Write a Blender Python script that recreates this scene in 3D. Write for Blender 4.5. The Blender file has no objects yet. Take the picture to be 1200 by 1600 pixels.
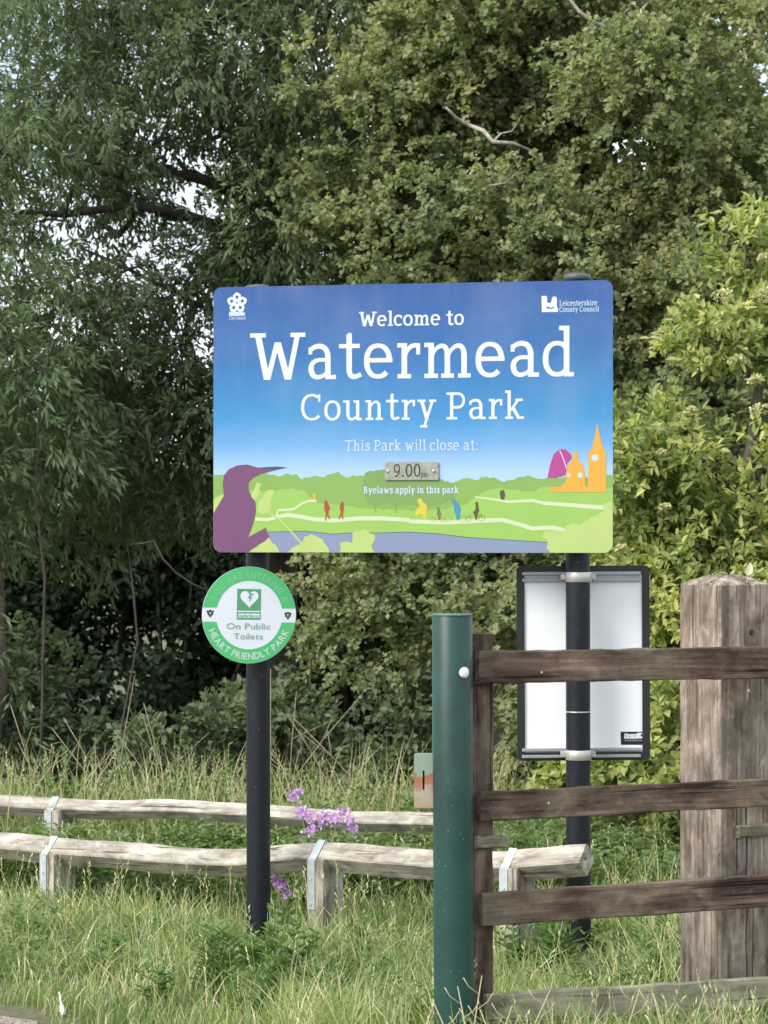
import bpy, math, random
import numpy as np
from mathutils import Vector, Matrix
from mathutils.geometry import delaunay_2d_cdt

random.seed(7)
R = np.random.default_rng(11)
scene = bpy.context.scene
COL = scene.collection

# ------------------------------------------------------------------ camera
F = 4132.0            # focal length in photograph pixels (1200 x 1600)
EYE = 1.6
HOR = 830.0           # photograph row of the horizon
cam_d = bpy.data.cameras.new('camera')
cam = bpy.data.objects.new('camera', cam_d)
COL.objects.link(cam)
scene.camera = cam
cam.location = (0, 0, EYE)
cam.rotation_euler = (math.radians(90), 0, 0)
cam_d.sensor_fit = 'VERTICAL'
cam_d.sensor_height = 36
cam_d.lens = F / 1600 * 36
cam_d.shift_y = (HOR - 800) / 1600
cam_d.clip_end = 3000
cam_d.dof.use_dof = True
cam_d.dof.focus_distance = 9.4
cam_d.dof.aperture_fstop = 8

# ------------------------------------------------------------------ sky, sun, exposure
SUN_EL, SUN_AZ = 38, -127      # azimuth of the sun, degrees clockwise from +Y (the view direction)
world = bpy.data.worlds.new('World')
scene.world = world
world.use_nodes = True
wn, wl = world.node_tree.nodes, world.node_tree.links
wn.clear()
w_out = wn.new('ShaderNodeOutputWorld')
w_bg = wn.new('ShaderNodeBackground')
w_bg.inputs['Strength'].default_value = 0.12
w_sky = wn.new('ShaderNodeTexSky')
w_sky.sky_type = 'NISHITA'
w_sky.sun_disc = False
w_sky.sun_elevation = math.radians(SUN_EL)
w_sky.sun_rotation = math.radians(SUN_AZ)
w_tc = wn.new('ShaderNodeTexCoord')
w_map = wn.new('ShaderNodeMapping')
w_map.inputs['Scale'].default_value = (3, 3, 8)
w_noise = wn.new('ShaderNodeTexNoise')
w_noise.inputs['Scale'].default_value = 2.2
w_noise.inputs['Detail'].default_value = 7
w_ramp = wn.new('ShaderNodeValToRGB')
w_ramp.color_ramp.elements[0].position = 0.33
w_ramp.color_ramp.elements[0].color = (0.15, 0.15, 0.15, 1)
w_ramp.color_ramp.elements[1].position = 0.56
w_ramp.color_ramp.elements[1].color = (1, 1, 1, 1)
w_mix = wn.new('ShaderNodeMix')
w_mix.data_type = 'RGBA'
w_mix.inputs['B'].default_value = (7.6, 7.9, 8.4, 1)
wl.new(w_tc.outputs['Generated'], w_map.inputs['Vector'])
wl.new(w_map.outputs[0], w_noise.inputs['Vector'])
wl.new(w_noise.outputs['Fac'], w_ramp.inputs[0])
wl.new(w_ramp.outputs['Color'], w_mix.inputs['Factor'])
wl.new(w_sky.outputs[0], w_mix.inputs['A'])
wl.new(w_mix.outputs['Result'], w_bg.inputs['Color'])
wl.new(w_bg.outputs[0], w_out.inputs[0])

sun_d = bpy.data.lights.new('sun', 'SUN')
sun_d.energy = 2.2
sun_d.angle = math.radians(26)
sun_d.color = (1.0, 0.95, 0.87)
sun = bpy.data.objects.new('sun', sun_d)
COL.objects.link(sun)
_az, _el = math.radians(SUN_AZ), math.radians(SUN_EL)
_to = Vector((math.sin(_az) * math.cos(_el), math.cos(_az) * math.cos(_el), math.sin(_el)))
sun.rotation_euler = (-_to).to_track_quat('-Z', 'Y').to_euler()

scene.view_settings.view_transform = 'Standard'
scene.view_settings.look = 'None'
scene.view_settings.gamma = 1
scene.view_settings.exposure = 0.95
scene.cycles.use_denoising = True
scene.cycles.max_bounces = 8
scene.cycles.diffuse_bounces = 4
scene.cycles.transmission_bounces = 4
scene.cycles.transparent_max_bounces = 4


# ------------------------------------------------------------------ helpers
def P(px, py, Y):
    """a point of the place, given where the photograph shows it and its distance Y from the eye"""
    return np.array([(px - 600) / F * Y, Y, EYE - (py - HOR) / F * Y])


def lin(c):
    return tuple(((v / 255) / 12.92 if v / 255 <= 0.04045 else ((v / 255 + 0.055) / 1.055) ** 2.4) for v in c[:3]) + (1,)


def info(o, label=None, cat=None, group=None, kind=None):
    if label: o['label'] = label
    if cat: o['category'] = cat
    if group: o['group'] = group
    if kind: o['kind'] = kind
    return o


def empty(name, loc, label, cat, group=None):
    o = bpy.data.objects.new(name, None)
    o.location = loc
    o.empty_display_size = 0.1
    COL.objects.link(o)
    return info(o, label, cat, group)


def mesh_np(name, V, faces, rnd=None):
    """V (n,3); faces: (m,k) int array or list of such arrays"""
    me = bpy.data.meshes.new(name)
    if isinstance(faces, np.ndarray):
        faces = [faces]
    V = np.ascontiguousarray(V, dtype=np.float32)
    me.vertices.add(len(V))
    me.vertices.foreach_set('co', V.ravel())
    loops = np.concatenate([f.ravel() for f in faces]).astype(np.int32)
    tot = np.concatenate([np.full(len(f), f.shape[1]) for f in faces])
    start = np.concatenate([[0], np.cumsum(tot)[:-1]]).astype(np.int32)
    me.loops.add(len(loops))
    me.loops.foreach_set('vertex_index', loops)
    me.polygons.add(len(start))
    me.polygons.foreach_set('loop_start', start)
    me.update(calc_edges=True)
    if rnd is not None:
        at = me.attributes.new('rnd', 'FLOAT', 'POINT')
        at.data.foreach_set('value', np.ascontiguousarray(rnd, dtype=np.float32))
    return me


def link(name, me, mat, root=None, smooth=False, **kw):
    o = bpy.data.objects.new(name, me)
    COL.objects.link(o)
    if mat is not None and not me.materials:
        me.materials.append(mat)
    if smooth:
        me.polygons.foreach_set('use_smooth', [True] * len(me.polygons))
    if root is not None:
        o.parent = root
    return info(o, **kw)


def rel(root, V):
    V = np.asarray(V, dtype=float)
    return V - np.array(root.location) if root is not None else V


class MB:
    """collects simple solids in world coordinates, builds one mesh"""
    def __init__(s):
        s.v, s.f = [], []

    def add(s, V, Fs):
        n = len(s.v)
        s.v += [tuple(p) for p in V]
        s.f += [tuple(i + n for i in f) for f in Fs]
        return s

    def box(s, c, size, ax=None, bev=0.0):
        ax = np.eye(3) if ax is None else np.array(ax)
        hx, hy, hz = [v / 2 for v in size]
        b = min(bev, hx * .9, hy * .9, hz * .9)
        if b <= 0:
            L = [(x, y, z) for z in (-hz, hz) for y in (-hy, hy) for x in (-hx, hx)]
            Fs = [(0, 2, 3, 1), (4, 5, 7, 6), (0, 1, 5, 4), (2, 6, 7, 3), (0, 4, 6, 2), (1, 3, 7, 5)]
        else:
            L, Fs = [], []
            idx = {}
            for sx in (-1, 1):
                for sy in (-1, 1):
                    for sz in (-1, 1):
                        for k in range(3):
                            d = [hx - b, hy - b, hz - b]
                            d[k] += b
                            idx[(sx, sy, sz, k)] = len(L)
                            L.append((sx * d[0], sy * d[1], sz * d[2]))
                        t = [idx[(sx, sy, sz, k)] for k in range(3)]
                        Fs.append(tuple(t if sx * sy * sz > 0 else t[::-1]))
            for k in range(3):
                a_, b_ = [(1, 2), (2, 0), (0, 1)][k]
                for sg in (-1, 1):
                    q = []
                    for (u, w) in ((-1, -1), (1, -1), (1, 1), (-1, 1)):
                        t = [0, 0, 0]; t[k] = sg; t[a_] = u; t[b_] = w
                        q.append(idx[(t[0], t[1], t[2], k)])
                    Fs.append(tuple(q if sg > 0 else q[::-1]))
                for u in (-1, 1):
                    for w in (-1, 1):
                        def g(m, kk):
                            t = [0, 0, 0]; t[k] = m; t[a_] = u; t[b_] = w
                            return idx[(t[0], t[1], t[2], kk)]
                        q = [g(-1, a_), g(1, a_), g(1, b_), g(-1, b_)]
                        Fs.append(tuple(q if u * w < 0 else q[::-1]))
        V = np.array(L) @ ax + np.array(c)
        return s.add(V, Fs)

    def tube(s, pts, r, n=12, cap=True):
        pts = [np.array(p, float) for p in pts]
        rs = r if hasattr(r, '__len__') else [r] * len(pts)
        rings = []
        up = np.array([0.13, 0.2, 1.0])
        for i, p in enumerate(pts):
            d = pts[min(i + 1, len(pts) - 1)] - pts[max(i - 1, 0)]
            d = d / (np.linalg.norm(d) + 1e-9)
            ref = up if abs(d @ up / np.linalg.norm(up)) < .9 else np.array([1.0, 0, 0])
            a = np.cross(d, ref); a /= np.linalg.norm(a)
            b = np.cross(d, a)
            rings.append([p + rs[i] * (math.cos(t) * a + math.sin(t) * b) for t in np.linspace(0, 2 * math.pi, n, endpoint=False)])
        V = [q for rg in rings for q in rg]
        Fs = []
        for i in range(len(pts) - 1):
            for k in range(n):
                k2 = (k + 1) % n
                Fs.append((i * n + k, i * n + k2, (i + 1) * n + k2, (i + 1) * n + k))
        if cap:
            Fs.append(tuple(range(n))[::-1]); Fs.append(tuple((len(pts) - 1) * n + k for k in range(n)))
        return s.add(V, Fs)

    def build(s, name, mat, root=None, smooth=False, **kw):
        me = bpy.data.meshes.new(name)
        me.from_pydata([tuple(p) for p in rel(root, s.v)], [], s.f)
        me.update()
        return link(name, me, mat, root, smooth, **kw)


def frame_obj(name, V, Fs, xdir, mat, root=None, smooth=False, **kw):
    """mesh given in world coordinates, linked with its own local x along xdir (the wood's grain)"""
    V = np.asarray(V, float)
    x = np.array(xdir, float); x /= np.linalg.norm(x)
    ref = np.array([0, 0, 1.0]) if abs(x[2]) < .9 else np.array([0, -1.0, 0])
    y = np.cross(ref, x); y /= np.linalg.norm(y)
    z = np.cross(x, y)
    c = V.mean(0)
    M = np.array([x, y, z])
    L = (V - c) @ M.T
    me = bpy.data.meshes.new(name)
    me.from_pydata([tuple(p) for p in L], [], Fs)
    me.update()
    o = link(name, me, mat, root, smooth, **kw)
    W = Matrix(((x[0], y[0], z[0], c[0]), (x[1], y[1], z[1], c[1]), (x[2], y[2], z[2], c[2]), (0, 0, 0, 1)))
    if root is not None:
        W = Matrix.Translation(-root.location) @ W
    o.matrix_basis = W
    return o


# ------------------------------------------------------------------ materials
def C3(r, g, b): return (r, g, b, 1)


def new_mat(name):
    m = bpy.data.materials.new(name)
    m.use_nodes = True
    nt = m.node_tree
    nt.nodes.clear()
    out = nt.nodes.new('ShaderNodeOutputMaterial')
    bs = nt.nodes.new('ShaderNodeBsdfPrincipled')
    nt.links.new(bs.outputs[0], out.inputs[0])
    return m, nt, bs, out


def noise(nt, scale, detail=5, vec=None, rough=0.55, dist=0):
    n = nt.nodes.new('ShaderNodeTexNoise')
    n.inputs['Scale'].default_value = scale
    n.inputs['Detail'].default_value = detail
    n.inputs['Roughness'].default_value = rough
    n.inputs['Distortion'].default_value = dist
    if vec is not None: nt.links.new(vec, n.inputs['Vector'])
    return n.outputs['Fac']


def ramp(nt, fac, stops):
    r = nt.nodes.new('ShaderNodeValToRGB')
    e = r.color_ramp.elements
    while len(e) > 1: e.remove(e[-1])
    e[0].position, e[0].color = stops[0][0], stops[0][1]
    for p, c in stops[1:]:
        q = e.new(p); q.color = c
    nt.links.new(fac, r.inputs[0])
    return r.outputs['Color']


def mixc(nt, fac, a, b, blend='MIX'):
    m = nt.nodes.new('ShaderNodeMix')
    m.data_type = 'RGBA'
    m.blend_type = blend
    for key, val in (('Factor', fac), ('A', a), ('B', b)):
        if isinstance(val, (int, float)) or isinstance(val, tuple): m.inputs[key].default_value = val
        else: nt.links.new(val, m.inputs[key])
    return m.outputs['Result']


def bump(nt, bs, h, strength, dist=0.01):
    b = nt.nodes.new('ShaderNodeBump')
    b.inputs['Strength'].default_value = strength
    b.inputs['Distance'].default_value = dist
    nt.links.new(h, b.inputs['Height'])
    nt.links.new(b.outputs[0], bs.inputs['Normal'])


def objvec(nt, scale=(1, 1, 1)):
    t = nt.nodes.new('ShaderNodeTexCoord')
    m = nt.nodes.new('ShaderNodeMapping')
    m.inputs['Scale'].default_value = scale
    oi = nt.nodes.new('ShaderNodeObjectInfo')
    nt.links.new(t.outputs['Object'], m.inputs['Vector'])
    mu = nt.nodes.new('ShaderNodeVectorMath'); mu.operation = 'SCALE'
    cmb = nt.nodes.new('ShaderNodeCombineXYZ')
    nt.links.new(oi.outputs['Random'], cmb.inputs[0]); nt.links.new(oi.outputs['Random'], cmb.inputs[1])
    nt.links.new(cmb.outputs[0], mu.inputs[0]); mu.inputs['Scale'].default_value = 37.0
    ad = nt.nodes.new('ShaderNodeVectorMath'); ad.operation = 'ADD'
    nt.links.new(m.outputs[0], ad.inputs[0]); nt.links.new(mu.outputs[0], ad.inputs[1])
    return ad.outputs[0]


def wood(name, dark, mid, light, lichen=None, lich_amt=0.5, contrast=1.0, blotch=None, bump_s=0.5):
    m, nt, bs, out = new_mat(name)
    g = objvec(nt, (2.0, 38, 38))
    fine = noise(nt, 2.2, 9, g, 0.65, 0.25)
    g2 = objvec(nt, (1.1, 16, 16))
    wide = noise(nt, 1.6, 4, g2, 0.5, 0.4)
    c = ramp(nt, fine, [(0.30, dark), (0.5, mid), (0.72, light)])
    c2 = ramp(nt, wide, [(0.30, dark), (0.52, mid), (0.75, light)])
    col = mixc(nt, 0.6, c, c2)
    v3 = objvec(nt, (3, 3, 3))
    if blotch is not None:
        bl = noise(nt, 1.7, 5, v3, 0.6)
        col = mixc(nt, ramp(nt, bl, [(0.45, (0, 0, 0, 1)), (0.62, (0.75, 0.75, 0.75, 1))]), col, blotch)
    if lichen is not None:
        li = noise(nt, 9, 7, v3, 0.7)
        col = mixc(nt, ramp(nt, li, [(0.60 - 0.1 * lich_amt, (0, 0, 0, 1)), (0.74 - 0.08 * lich_amt, (0.5, 0.5, 0.5, 1))]), col, lichen)
    mv = objvec(nt, (5, 11, 11))
    mo = noise(nt, 1.6, 7, mv, 0.65, 0.6)
    col = mixc(nt, 1.0, col, ramp(nt, mo, [(0.32, (.48, .46, .45, 1)), (0.5, (.95, .95, .95, 1)), (0.68, (1.5, 1.5, 1.48, 1))]), 'MULTIPLY')
    # fine drying cracks along the grain
    g4 = objvec(nt, (1.1, 60, 60))
    cr = noise(nt, 1.3, 4, g4, 0.55, 0.1)
    crm = ramp(nt, cr, [(0.36, (0.16, 0.14, 0.13, 1)), (0.40, (1, 1, 1, 1))])
    col = mixc(nt, 0.85, col, crm, 'MULTIPLY')
    nt.links.new(col, bs.inputs['Base Color'])
    bs.inputs['Roughness'].default_value = 0.9
    bs.inputs['Specular IOR Level'].default_value = 0.15
    bump(nt, bs, fine, bump_s, 0.004)
    return m


def plain(name, c, rough=0.5, metal=0.0, spec=0.5, mottle=0.0, mscale=20, bmp=0.0):
    m, nt, bs, out = new_mat(name)
    if mottle > 0:
        v = objvec(nt)
        f = noise(nt, mscale, 6, v, 0.6)
        a = tuple(x * (1 - mottle) for x in c[:3]) + (1,)
        b = tuple(min(1, x * (1 + mottle)) for x in c[:3]) + (1,)
        nt.links.new(ramp(nt, f, [(0.3, a), (0.7, b)]), bs.inputs['Base Color'])
        if bmp > 0: bump(nt, bs, f, bmp, 0.002)
    else:
        bs.inputs['Base Color'].default_value = c
    bs.inputs['Roughness'].default_value = rough
    bs.inputs['Metallic'].default_value = metal
    bs.inputs['Specular IOR Level'].default_value = spec
    return m


def leafmat(name, stops, trans=0.35, rough=0.5, tcol=None, spec=0.35):
    """stops over the per-leaf attribute 'rnd'"""
    m, nt, bs, out = new_mat(name)
    at = nt.nodes.new('ShaderNodeAttribute'); at.attribute_name = 'rnd'
    col = ramp(nt, at.outputs['Fac'], stops)
    nt.links.new(col, bs.inputs['Base Color'])
    bs.inputs['Roughness'].default_value = rough
    bs.inputs['Specular IOR Level'].default_value = spec
    tr = nt.nodes.new('ShaderNodeBsdfTranslucent')
    tc = mixc(nt, 1.0, col, tcol or (1.25, 1.5, 0.6, 1), 'MULTIPLY')
    nt.links.new(tc, tr.inputs['Color'])
    ms = nt.nodes.new('ShaderNodeMixShader')
    ms.inputs[0].default_value = trans
    nt.links.new(bs.outputs[0], ms.inputs[1]); nt.links.new(tr.outputs[0], ms.inputs[2])
    nt.links.new(ms.outputs[0], out.inputs[0])
    return m


def barkmat(name, a, b):
    m, nt, bs, out = new_mat(name)
    v = objvec(nt, (6, 6, 2))
    f = noise(nt, 5, 8, v, 0.65)
    nt.links.new(ramp(nt, f, [(0.35, a), (0.65, b)]), bs.inputs['Base Color'])
    bs.inputs['Roughness'].default_value = 0.95
    bump(nt, bs, f, 0.6, 0.01)
    return m




M_willow = leafmat('willow leaf', [(0, C3(.072, .100, .056)), (.45, C3(.120, .155, .088)), (.8, C3(.175, .215, .120)), (1, C3(.26, .31, .18))], 0.40, spec=.2)
M_willow2 = leafmat('young willow leaf', [(0, C3(.050, .095, .040)), (.5, C3(.130, .185, .090)), (1, C3(.25, .31, .19))], 0.38)
M_haw = leafmat('hawthorn leaf', [(0, C3(.158, .188, .105)), (.40, C3(.242, .272, .150)), (.70, C3(.325, .335, .182)), (.87, C3(.42, .375, .205)), (1, C3(.52, .40, .23))], 0.42, spec=.15)
M_elder = leafmat('elder leaf', [(0, C3(.130, .180, .070)), (.35, C3(.230, .280, .105)), (.62, C3(.40, .42, .155)), (.83, C3(.57, .53, .22)), (1, C3(.68, .60, .31))], 0.43)
M_hedge = leafmat('hedge leaf', [(0, C3(.022, .036, .026)), (.6, C3(.034, .052, .032)), (1, C3(.055, .075, .042))], 0.15, spec=.05)  # shade of the hollow put into the leaf colour
M_under = leafmat('undergrowth leaf', [(0, C3(.080, .130, .045)), (.5, C3(.135, .200, .072)), (.85, C3(.22, .29, .12)), (1, C3(.36, .37, .20))], 0.35)
M_grass = leafmat('grass blade', [(0, C3(.115, .180, .060)), (.4, C3(.20, .275, .10)), (.68, C3(.32, .37, .165)), (.80, C3(.50, .47, .28)), (1, C3(.68, .60, .42))], 0.35)
M_seed = leafmat('grass seed head', [(0, C3(.38, .40, .20)), (1, C3(.66, .60, .38))], 0.3)
M_weed = leafmat('weed leaf', [(0, C3(.08, .145, .05)), (.6, C3(.155, .24, .09)), (1, C3(.28, .36, .17))], 0.35)
M_petal = leafmat('purple petal', [(0, C3(.50, .24, .58)), (.5, C3(.66, .40, .74)), (1, C3(.84, .70, .88))], 0.4, tcol=C3(1.1, .9, 1.2))
M_umbel = leafmat('cream blossom', [(0, C3(.42, .44, .16)), (.6, C3(.62, .60, .30)), (1, C3(.80, .77, .52))], 0.3, tcol=C3(1, 1, .8))
M_bark = barkmat('dark bark', C3(.030, .026, .020), C3(.085, .075, .058))
M_bark2 = barkmat('brown bark', C3(.06, .05, .036), C3(.15, .125, .09))
M_pale = barkmat('bare pale branch', C3(.22, .20, .17), C3(.46, .43, .38))
M_dead = barkmat('dead stem', C3(.16, .14, .09), C3(.34, .30, .21))
M_stem = plain('green stem', C3(.16, .21, .09), 0.7)
M_straw = plain('straw stem', C3(.42, .40, .24), 0.8)

M_black = plain('black powder coated steel', C3(.0070, .0090, .014), 0.5, 0, 0.3, 0.35, 30, 0.15)
M_green = plain('dark green painted steel', C3(.009, .044, .036), 0.45, 0, 0.4, 0.32, 7, 0.12)
M_galv = plain('galvanised steel', C3(.46, .50, .52), 0.5, 0.35, 0.5, 0.12, 40)
M_alu = plain('aluminium channel', C3(.36, .38, .39), 0.45, 0.5, 0.5, 0.1, 30)
M_band = plain('stainless clamp', C3(.48, .46, .43), 0.4, 0.5, 0.5, 0.12, 30)
M_whiteback = plain('white coated sheet', C3(.80, .82, .84), 0.4, 0, 0.5, 0.06, 5)
M_blackframe = plain('black plastic frame', C3(.011, .014, .013), 0.5)
M_white = plain('white enamel', C3(.80, .80, .78), 0.3)
M_gate = wood('dark weathered board', C3(.026, .017, .014), C3(.088, .057, .044), C3(.25, .19, .15), C3(.24, .20, .15), 0.1, blotch=C3(.155, .130, .095), bump_s=.9)
M_gatepale = wood('pale mossy board', C3(.13, .12, .085), C3(.24, .225, .17), C3(.36, .34, .27), C3(.22, .24, .14), 0.4, blotch=C3(.22, .22, .15))
M_post = wood('weathered gate post', C3(.095, .068, .052), C3(.24, .190, .152), C3(.58, .52, .46), C3(.46, .45, .37), 0.35, blotch=C3(.145, .128, .10), bump_s=1.0)
M_knee = wood('grey weathered rail', C3(.21, .185, .15), C3(.35, .32, .27), C3(.50, .47, .42), C3(.30, .32, .22), 0.1, bump_s=0.7)


def rust_mat():
    m, nt, bs, out = new_mat('galvanised plate with rust')
    v = objvec(nt)
    t = nt.nodes.new('ShaderNodeTexCoord')
    sep = nt.nodes.new('ShaderNodeSeparateXYZ')
    nt.links.new(t.outputs['Generated'], sep.inputs[0])
    f = noise(nt, 28, 7, v, 0.65)
    ad = nt.nodes.new('ShaderNodeMath'); ad.operation = 'MULTIPLY_ADD'
    nt.links.new(f, ad.inputs[0]); ad.inputs[1].default_value = 0.8
    nt.links.new(sep.outputs['Z'], ad.inputs[2])
    c = ramp(nt, ad.outputs[0], [(0.30, C3(.24, .27, .21)), (0.50, C3(.30, .22, .14)), (0.66, C3(.30, .28, .22)), (0.84, C3(.27, .12, .07)), (1.04, C3(.26, .10, .06)), (1.16, C3(.19, .25, .20))])
    nt.links.new(c, bs.inputs['Base Color'])
    bs.inputs['Roughness'].default_value = 0.7
    return m


M_rust = rust_mat()


def sky_print():
    m, nt, bs, out = new_mat('printed blue sky panel')
    t = nt.nodes.new('ShaderNodeTexCoord')
    sep = nt.nodes.new('ShaderNodeSeparateXYZ')
    nt.links.new(t.outputs['Generated'], sep.inputs[0])
    c = ramp(nt, sep.outputs['Z'], [(0.0, lin((168, 190, 214))), (0.30, lin((148, 178, 212))), (0.40, lin((94, 146, 194))),
                                    (0.50, lin((52, 126, 178))), (0.75, lin((34, 93, 152))), (1.0, lin((38, 76, 138)))])
    # dusty bloom and faint rain streaks on the print
    v = objvec(nt, (14, 14, 1.2)); st = noise(nt, 2.0, 5, v, 0.6)
    v2 = objvec(nt, (2, 2, 2)); du = noise(nt, 1.6, 6, v2, 0.6)
    c = mixc(nt, ramp(nt, st, [(0.5, C3(0, 0, 0)), (0.8, C3(.05, .05, .05))]), c, C3(.42, .45, .47))
    c = mixc(nt, ramp(nt, du, [(0.45, C3(0, 0, 0)), (0.75, C3(.10, .10, .10))]), c, C3(.5, .52, .52))
    nt.links.new(c, bs.inputs['Base Color'])
    bs.inputs['Roughness'].default_value = 0.35
    return m


def ink(name, rgb, rough=0.4, k=.66):
    return plain('printed ' + name, tuple(v * k for v in lin(rgb)[:3]) + (1,), rough, mottle=.03, mscale=7)


M_sky = sky_print()
I_white = ink('white', (232, 238, 245))
I_paleblue = ink('pale blue', (205, 226, 246))
I_tree = ink('tree green', (142, 182, 92))
I_treed = ink('darker tree green', (132, 168, 92))
I_hill = ink('hill green', (160, 205, 98))
I_river = ink('river lavender', (142, 154, 188))
I_line = ink('river line', (80, 110, 110))
I_path = ink('path cream', (218, 230, 190))
I_bush = ink('bush yellow green', (192, 215, 128))
I_bird = ink('kingfisher purple', (124, 76, 120))
I_beak = ink('beak blue', (70, 80, 110))
I_orange = ink('skyline orange', (238, 178, 66))
I_mag = ink('magenta', (186, 70, 150))
I_red = ink('walker red', (176, 78, 44))
I_yel = ink('cyclist yellow', (222, 208, 66))
I_blue = ink('cyclist blue', (70, 150, 190))
I_brown = ink('rider brown', (92, 80, 50))
I_olive = ink('rider olive', (120, 130, 70))
I_teal = ink('wheel teal', (110, 175, 150))
I_black = ink('black', (36, 40, 40))
I_hgreen = ink('heart park green', (86, 200, 124), k=.78)
I_hbox = ink('box green', (98, 182, 128))
I_htext = ink('faded green lettering', (142, 220, 172))
I_mint = ink('mint lettering', (214, 242, 226))
I_grey = ink('grey green lettering', (150, 190, 184))
I_hwhite = ink('sign white', (228, 232, 242), k=.86)
I_dark = ink('emblem dark', (50, 70, 62))


# ------------------------------------------------------------------ flat shapes: union by constrained triangulation
def area2(p):
    return sum(p[i][0] * p[(i + 1) % len(p)][1] - p[(i + 1) % len(p)][0] * p[i][1] for i in range(len(p)))


def union(polys, holes=()):
    vs, fs = [], []
    ns = 0
    allp = [(p, False) for p in polys] + [(p, True) for p in holes]
    flags = []
    for p, h in allp:
        q = []
        for a in p:
            if not q or (abs(a[0] - q[-1][0]) + abs(a[1] - q[-1][1])) > 1e-6: q.append(a)
        if len(q) > 2 and (abs(q[0][0] - q[-1][0]) + abs(q[0][1] - q[-1][1])) < 1e-6: q.pop()
        if len(q) < 3 or abs(area2(q)) < 1e-10: continue
        if area2(q) < 0: q = q[::-1]
        b = len(vs)
        vs += [Vector(a) for a in q]
        fs.append(list(range(b, b + len(q))))
        flags.append(h)
    r = delaunay_2d_cdt(vs, [], fs, 0, 1e-6)
    co, tris, orig = r[0], r[2], r[5]
    keep = [t for t, o in zip(tris, orig) if o and not any(flags[k] for k in o)]
    return [tuple(c) for c in co], [tuple(t) for t in keep]


def stroke(pts, w, closed=False):
    pts = [np.array(p, float) for p in pts]
    n = len(pts)
    ws = w if hasattr(w, '__len__') else [w] * n
    L, Rr = [], []
    for i in range(n):
        if closed: a, b = pts[(i - 1) % n], pts[(i + 1) % n]
        else: a, b = pts[max(i - 1, 0)], pts[min(i + 1, n - 1)]
        d = b - a; d /= (np.linalg.norm(d) + 1e-9)
        nn = np.array([-d[1], d[0]])
        L.append(pts[i] + nn * ws[i] / 2); Rr.append(pts[i] - nn * ws[i] / 2)
    out = []
    for i in range(n if closed else n - 1):
        j = (i + 1) % n
        out.append([tuple(L[i]), tuple(Rr[i]), tuple(Rr[j]), tuple(L[j])])
    return out


def arc(cx, cy, rx, ry, a0, a1, n=14, e=2.25):
    out = []
    for t in np.linspace(math.radians(a0), math.radians(a1), n):
        c, s = math.cos(t), math.sin(t)
        out.append((cx + rx * math.copysign(abs(c) ** (2 / e), c), cy + ry * math.copysign(abs(s) ** (2 / e), s)))
    return out


def bez(p0, p1, p2, p3, n=8):
    p0, p1, p2, p3 = map(np.array, (p0, p1, p2, p3))
    return [tuple((1 - t) ** 3 * p0 + 3 * (1 - t) ** 2 * t * p1 + 3 * (1 - t) * t * t * p2 + t ** 3 * p3) for t in np.linspace(0, 1, n)]


def bar(x0, y0, x1, y1): return [[(x0, y0), (x1, y0), (x1, y1), (x0, y1)]]


def para(x0, y0, x1, y1, w): return [[(x0 - w / 2, y0), (x0 + w / 2, y0), (x1 + w / 2, y1), (x1 - w / 2, y1)]]


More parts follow.
